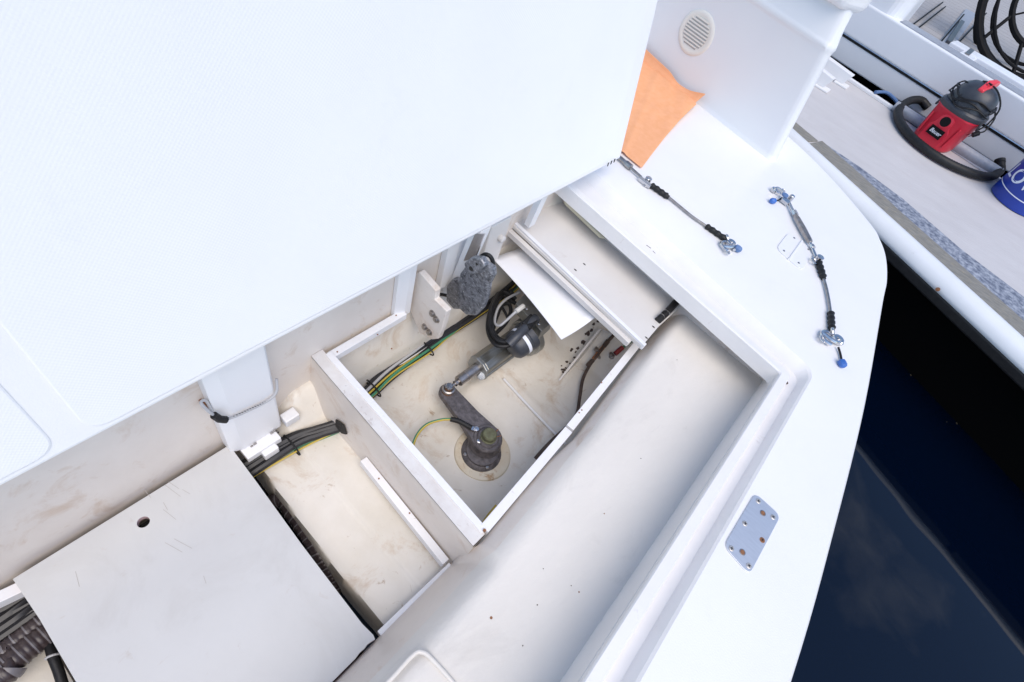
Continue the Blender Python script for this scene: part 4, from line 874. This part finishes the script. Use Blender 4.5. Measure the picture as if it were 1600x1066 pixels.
# raised front arch and ribs on the tank
mk('front_panel', [(*slab([[VP(x, -.103-z*.066, z) for x, z in pts] for pts in []] or [[VP(x, -.104-.066*z-d, z) for x, z in [(-.062, .01), (.062, .01), (.062, .10), (.045, .12), (.038, .165), (.022, .178), (-.022, .178), (-.038, .165), (-.045, .12), (-.062, .10)]] for d in (0, .006)]), REDP)], vac, bevel=.002)
for sx in (-1, 1):
    mk('tank_rib', [(*beam(VP(sx*.082, -.103, .03), VP(sx*.090, -.112, .15), .008, .008, (0, -1, 0)), REDP)], vac, bevel=.002)
mk('inlet', [(*lathe(VP(0, -.112, .145), -vy, [(0, .034), (.008, .034), (.010, .030), (.009, .027)], 24), REDP)], vac, smooth=True, ang=35)
mk('inlet_bore', [(*lathe(VP(0, -.1215, .145), -vy, [(0, .0265), (.0008, .026)], 24), LBLK)], vac)
lb = mk('label_plate', [(*prism([VP(-.042, -.116, .055), VP(.042, -.116, .055), VP(.042, -.119, .105), VP(-.042, -.119, .105)], -vy*.002), LBLK)], vac)
mk('collar', [(*slab([sup(.127, .198, 2.6), sup(.130, .206, 2.6), sup(.130, .222, 2.6), sup(.122, .232, 2.5), sup(.116, .236, 2.5)]), RUBG)], vac, smooth=True, ang=40)
mk('motor_head', [(*slab([sup(.117, .234, 2.4), sup(.112, .27, 2.3), sup(.106, .300, 2.2), sup(.094, .325, 2.1), sup(.070, .344, 2), sup(.035, .353, 2), sup(.008, .355, 2)]), RUBG)], vac, smooth=True, ang=40)
for k in range(-3, 4):
    mk('vent_rib', [(*beam(VP(k*.018, -.116, .245), VP(k*.017, -.106, .285), .005, .006, (0, -1, .2)), RUBG)], vac)
hd = mk('handle', [(*slab([[VP(.008+x, y, z) for x, y, z in [(-.018, -.085, .318), (.018, -.085, .318), (.022, -.02, .352), (.020, .07, .352), (-.020, .07, .352), (-.022, -.02, .352)]], [VP(.008+x, y, z) for x, y, z in [(-.014, -.092, .340), (.014, -.092, .340), (.018, -.02, .380), (.016, .075, .378), (-.016, .075, .378), (-.018, -.02, .380)]]]), REDL)], vac, bevel=.007, seg=3)
mk('switch', [(*box(-.007, .007, -.007, .007, 0, .004), LBLK)], hd).location = VP(.008, -.045, .368)
for sx in (-1, 1):
    mk('latch', [(*beam(VP(sx*.128, -.02, .225), VP(sx*.140, -.02, .165), .03, .012, (sx, 0, 0)), RUBG)], vac, bevel=.003)
# power cord wrapped round the head
def wrap(r, z, a0, a1, n, wob):
    return [VP(math.cos(a0+(a1-a0)*k/n)*(r+wob*math.sin(k*1.3)), math.sin(a0+(a1-a0)*k/n)*(r+wob*math.sin(k*1.3)), z+.012*math.sin(k*.9)) for k in range(n+1)]
cp = wrap(.124, .262, R(150), R(400), 16, .004)
mk('power_cord', [(*tube(cr(cp, 5), .0042, 8), RUBBER), (*tube(cr([p+V(0, 0, .022) for p in wrap(.120, .262, R(170), R(380), 14, .004)], 5), .0042, 8), RUBBER), (*tube(cr([p+V(0, 0, -.010) for p in wrap(.130, .258, R(190), R(350), 12, .004)], 5), .0042, 8), RUBBER),
    (*tube(cr([VP(.125, .02, .27), VP(.150, .02, .24), VP(.165, -.01, .19), VP(.160, -.03, .175), VP(.150, -.05, .172)], 6), .0042, 8), RUBBER),
    (*tube(cr([VP(-.04, .02, .352), VP(.0, -.02, .366), VP(.07, -.03, .355), VP(.135, -.02, .30), VP(.150, -.02, .22), VP(.143, -.04, .18)], 6), .0042, 8), RUBBER),
    (*tube(cr([VP(-.125, -.04, .25), VP(-.12, .0, .30), VP(-.08, -.05, .325), VP(.0, -.098, .30), VP(.08, -.085, .285), VP(.12, -.03, .28)], 6), .0042, 8), RUBBER)], vac, smooth=True)
pg = mk('plug', [(*beam(VP(.155, -.05, .182), VP(.140, -.075, .160), .022, .022), RUBBER)], vac, bevel=.004)
for dx in (-.006, .006):
    mk('prong', [(*beam(VP(.140+dx, -.075, .156), VP(.132+dx, -.092, .146), .003, .005), STEEL)], pg)
def text_chunk(s, size, fn, mat_, name, par, shear=0, ext=.0008):
    cu = bpy.data.curves.new(name, 'FONT'); cu.body = s; cu.size = size; cu.align_x = 'CENTER'; cu.align_y = 'CENTER'; cu.shear = shear; cu.offset = size*.018
    to = bpy.data.objects.new(name, cu); COL.objects.link(to)
    dg = bpy.context.evaluated_depsgraph_get(); me = bpy.data.meshes.new_from_object(to.evaluated_get(dg)); bpy.data.objects.remove(to); bpy.data.curves.remove(cu)
    v = [fn(q.co.x, q.co.y) for q in me.vertices]; f = [list(q.vertices) for q in me.polygons]
    bpy.data.meshes.remove(me)
    return mk(name, [(v, f, mat_)], par)
text_chunk('Bauer', .030, lambda x, y: VP(x*.95, -.1178-.06*(y)-.0026, .080+y), LETT, 'lettering', lb, .25)

vh = thing('vacuum_hose', 'black vacuum hose curling round the front of the red vacuum', 'hose')
hz_ = [up((0.0368, 4.3339, -0.1300), .055), up((-0.0252, 4.3289, -0.1300), .07), up((-0.0734, 4.2348, -0.1300), .06), up((-0.0815, 4.0820, -0.1300), .035), up((-0.0307, 3.9430, -0.1300), .028), up((0.0586, 3.8283, -0.1300), .028), up((0.1795, 3.7676, -0.1300), .028), up((0.2991, 3.7650, -0.1300), .028), up((0.4082, 3.8057, -0.1300), .028), up((0.4934, 3.8718, -0.1300), .028), up((0.5488, 3.9630, -0.1300), .03), up((0.5668, 4.0804, -0.1300), .04), up((0.5413, 4.1185, -0.1300), .06)]
hp_ = cr(hz_, 16)
mk('hose_wall', [(*tube(hp_, .023, 14, [.0225+.0016*(i % 2) for i in range(len(hp_))]), RUBBER)], vh, smooth=True, ang=80)
mk('cuff', [(*tube([hp_[-1], hp_[-1]+(hp_[-1]-hp_[-4]).normalized()*.02], .026, 14), RUBBER)], vh, smooth=True, ang=40)

# ------------------------------------------------------------------ bucket
bk_ = thing('bucket', 'blue plastic bucket with white lettering on the dock', 'bucket')
BC = V(.718, 3.885, DZ)
def lath_h(prof, m, name, par, seg=48): return mk(name, [(*lathe(BC, (0, 0, 1), prof, seg), m)], par, smooth=True, ang=40)
lath_h([(0, .125), (.004, .137), (.02, .139), (.30, .148), (.305, .154), (.312, .154), (.314, .149), (.335, .150), (.338, .156), (.345, .156), (.36, .151), (.368, .154), (.370, .149), (.365, .147), (.02, .135)], BUCK, 'wall', bk_)
fb = math.atan2(-BC.y, -BC.x)
def BP(x, y):
    z = .135+y; r = .139+z*.03+.0012; a = fb+R(-4)+x/r
    return BC+V(math.cos(a)*r, math.sin(a)*r, z)
text_chunk("LOWE'S", .098, BP, LETT, 'lettering', bk_)
for k, (z0, w0) in enumerate(((.072, .005), (.206, .004))):
    v, f = [], []
    for i in range(41):
        x = -.19+.38*i/40; v += [BP(x, z0-.135-w0/2-.010*math.cos(x*9)*(1 if k == 0 else -1)), BP(x, z0-.135+w0/2-.010*math.cos(x*9)*(1 if k == 0 else -1))]
    f = [[2*i, 2*i+1, 2*i+3, 2*i+2] for i in range(40)]
    mk('printed_line', [(v, f, LETT)], bk_)
mk('bail', [(*tube(cr([BC+V(-.155, .0, .32), BC+V(-.15, -.08, .24), BC+V(-.06, -.155, .20), BC+V(.06, -.158, .20), BC+V(.15, -.08, .24), BC+V(.156, 0, .32)], 6), .003, 8), STEEL)], bk_, smooth=True)

# ------------------------------------------------------------------ neighbouring boat
nb = thing('neighbour_boat', 'white moored boat with dark rub line and grey plank deck beyond the dock', 'boat')
mk('upper_side', [(*prism([FP(-1.62, 4.30, .012), FP(6, 4.30, .0), FP(6, 4.30, .155), FP(-1.62, 4.30, .205)], fn_*.12), NHULL)], nb, bevel=.012, seg=3)
mk('lower_side', [(*prism([FP(-2.6, 4.305, -.14), FP(6, 4.305, -.095), FP(6, 4.305, -.006), FP(-2.6, 4.305, .000)], fn_*.11), NHULL)], nb, bevel=.008, seg=2)
mk('rub_rail', [(*prism([FP(-2.6, 4.302, -.004), FP(6, 4.302, -.012), FP(6, 4.302, .004), FP(-2.6, 4.302, .014)], fn_*.08), RUBBER)], nb)
mk('bright_trim', [(*tube([FP(-2.6, 4.302, .012), FP(6, 4.302, .002)], .006, 8), STEEL)], nb, smooth=True)
mk('under_shadow', [(*prism([FP(-3, 4.36, -.10), FP(6, 4.36, -.10), FP(6, 8, -.10), FP(-3, 8, -.10)], (0, 0, -.7)), SHADEB)], nb)
for k in range(40):
    n0 = 4.43+k*.13
    mk('plank', [(*prism([FP(-3, n0, .05), FP(6, n0, .04), FP(6, n0+.124, .04), FP(-3, n0+.124, .05)], (0, 0, -.03)), NPLK)], nb)
mk('side_cap', [(*prism([FP(-1.05, 4.32, .196), FP(6, 4.32, .156), FP(6, 4.42, .156), FP(-1.05, 4.42, .196)], (0, 0, .012)), GALV)], nb, bevel=.003)
mk('coaming', [(*prism([FP(-3, 4.31, -.02), FP(-1.12, 4.31, -.02), FP(-1.06, 4.40, -.02), FP(-1.10, 4.72, -.02), FP(-3, 4.72, -.02)], (0, 0, .62)), NHULL)], nb, bevel=.05, seg=4)
# raised white rail on the far deck
rl = thing('dock_rail', 'white square rail with a bracket standing on the grey plank deck', 'rail')
ra_, rb_ = V((-0.1289, 4.8777, 0.1700)), V((0.4446, 4.7903, 0.1700))
mk('bar', [(*beam(ra_, rb_+(rb_-ra_)*2, .13, .06), NHULL)], rl, bevel=.006)
mk('bracket', [(*beam(V((-0.0473, 4.7579, 0.1650)), V((0.0517, 4.7461, 0.1650)), .12, .06), NHULL)], rl, bevel=.006)
mk('bracket_clip', [(*beam(V((-0.0100, 4.7335, 0.1720)), V((-0.0059, 4.9153, 0.1720)), .03, .004), STEELD)], rl)
mk('leg', [(*beam(ra_.lerp(rb_, .2)-V(0, 0, .05), ra_.lerp(rb_, .2)-V(0, 0, .14), .05, .05, (0, 1, 0)), NHULL)], rl)
mk('leg', [(*beam(ra_.lerp(rb_, 1.6)-V(0, 0, .05), ra_.lerp(rb_, 1.6)-V(0, 0, .14), .05, .05, (0, 1, 0)), NHULL)], rl)
rods = [((1420, 44), (1472, 5)), ((1428, 50), (1476, 12)), ((1463, 74), (1505, 24)), ((1480, 86), (1540, 22))]
for i, (a, b) in enumerate(((((-0.4374, 5.2011, 0.0560)), ((-0.4673, 6.6052, 0.0560))), (((-0.3899, 5.1754, 0.0560)), ((-0.4178, 6.4839, 0.0560))), (((-0.1974, 5.1032, 0.0560)), ((-0.2607, 6.5726, 0.0560))), (((-0.1061, 5.0640, 0.0560)), ((-0.1385, 7.1233, 0.0560))))):
    lab = ['leftmost thin black rod lying across the grey plank deck', 'second thin black rod lying across grey planks from the left', 'third thin black rod lying across grey planks beside the dark bar', 'rightmost thin black rod lying across grey planks by the white rail'][i]
    rd = mk('thin_rod', [(*tube([up(a, .006), up(V(a).lerp(V(b), .5), .008), up(b, .006)], .006, 8), CARBON)]); tag(rd, lab, 'rod', 'thin rods on the plank deck')
bd = thing('deck_slot_bar', 'dark bar in a grey tray across the planks beside the white rail', 'bar')
mk('bar', [(*beam(up((-0.1637, 5.3272, 0.0500), .03), up((-0.2187, 6.2174, 0.0500), .03), .035, .03), RUBG)], bd, bevel=.004)
mk('tray', [(*beam(up((-0.1539, 5.1113, 0.0500), .012), up((-0.2407, 6.8706, 0.0500), .012), .10, .018), GALV)], bd, bevel=.004)

# black wire trap on the far deck
tr = thing('wire_trap', 'black round wire trap at the top right on the plank deck', 'trap')
tcn = V((0.2578, 5.7775, 0.5000)); view = (tcn-V(0, 0, 1)).normalized()
taxis = (view+V(-.25, -.1, -.35)).normalized()
for k, (d, r, t) in enumerate(((0, .52, .024), (.05, .485, .017), (.07, .30, .020))):
    mk('hoop', [(*ring(tcn+taxis*d, taxis, r, t, 44, 8), CARBON)], tr, smooth=True)
tref = V(0, 0, 1); tx = (tref-taxis*tref.dot(taxis)).normalized(); ty = taxis.cross(tx)
for k in range(9):
    a = k*2*math.pi/9+.3; u = tx*math.cos(a)+ty*math.sin(a); u2 = tx*math.cos(a+.25)+ty*math.sin(a+.25)
    mk('spoke', [(*tube([tcn+u*.52, tcn+taxis*.07+u2*.30], .013, 8), CARBON), (*tube([tcn+u*.52, tcn+taxis*.05+u*.485], .008, 8), CARBON), (*tube([tcn+taxis*.07+u2*.30, tcn+taxis*.10-u2*.02], .007, 8), CARBON)], tr, smooth=True)
for k, (du, r, t) in enumerate(((V(.5, .1, .3), .50, .012), (V(-.4, .2, -.3), .46, .011), (V(.1, -.5, .35), .40, .012))):
    mk('loop', [(*ring(tcn+taxis*.06, (taxis+du).normalized(), r, t, 40, 8), CARBON)], tr, smooth=True)
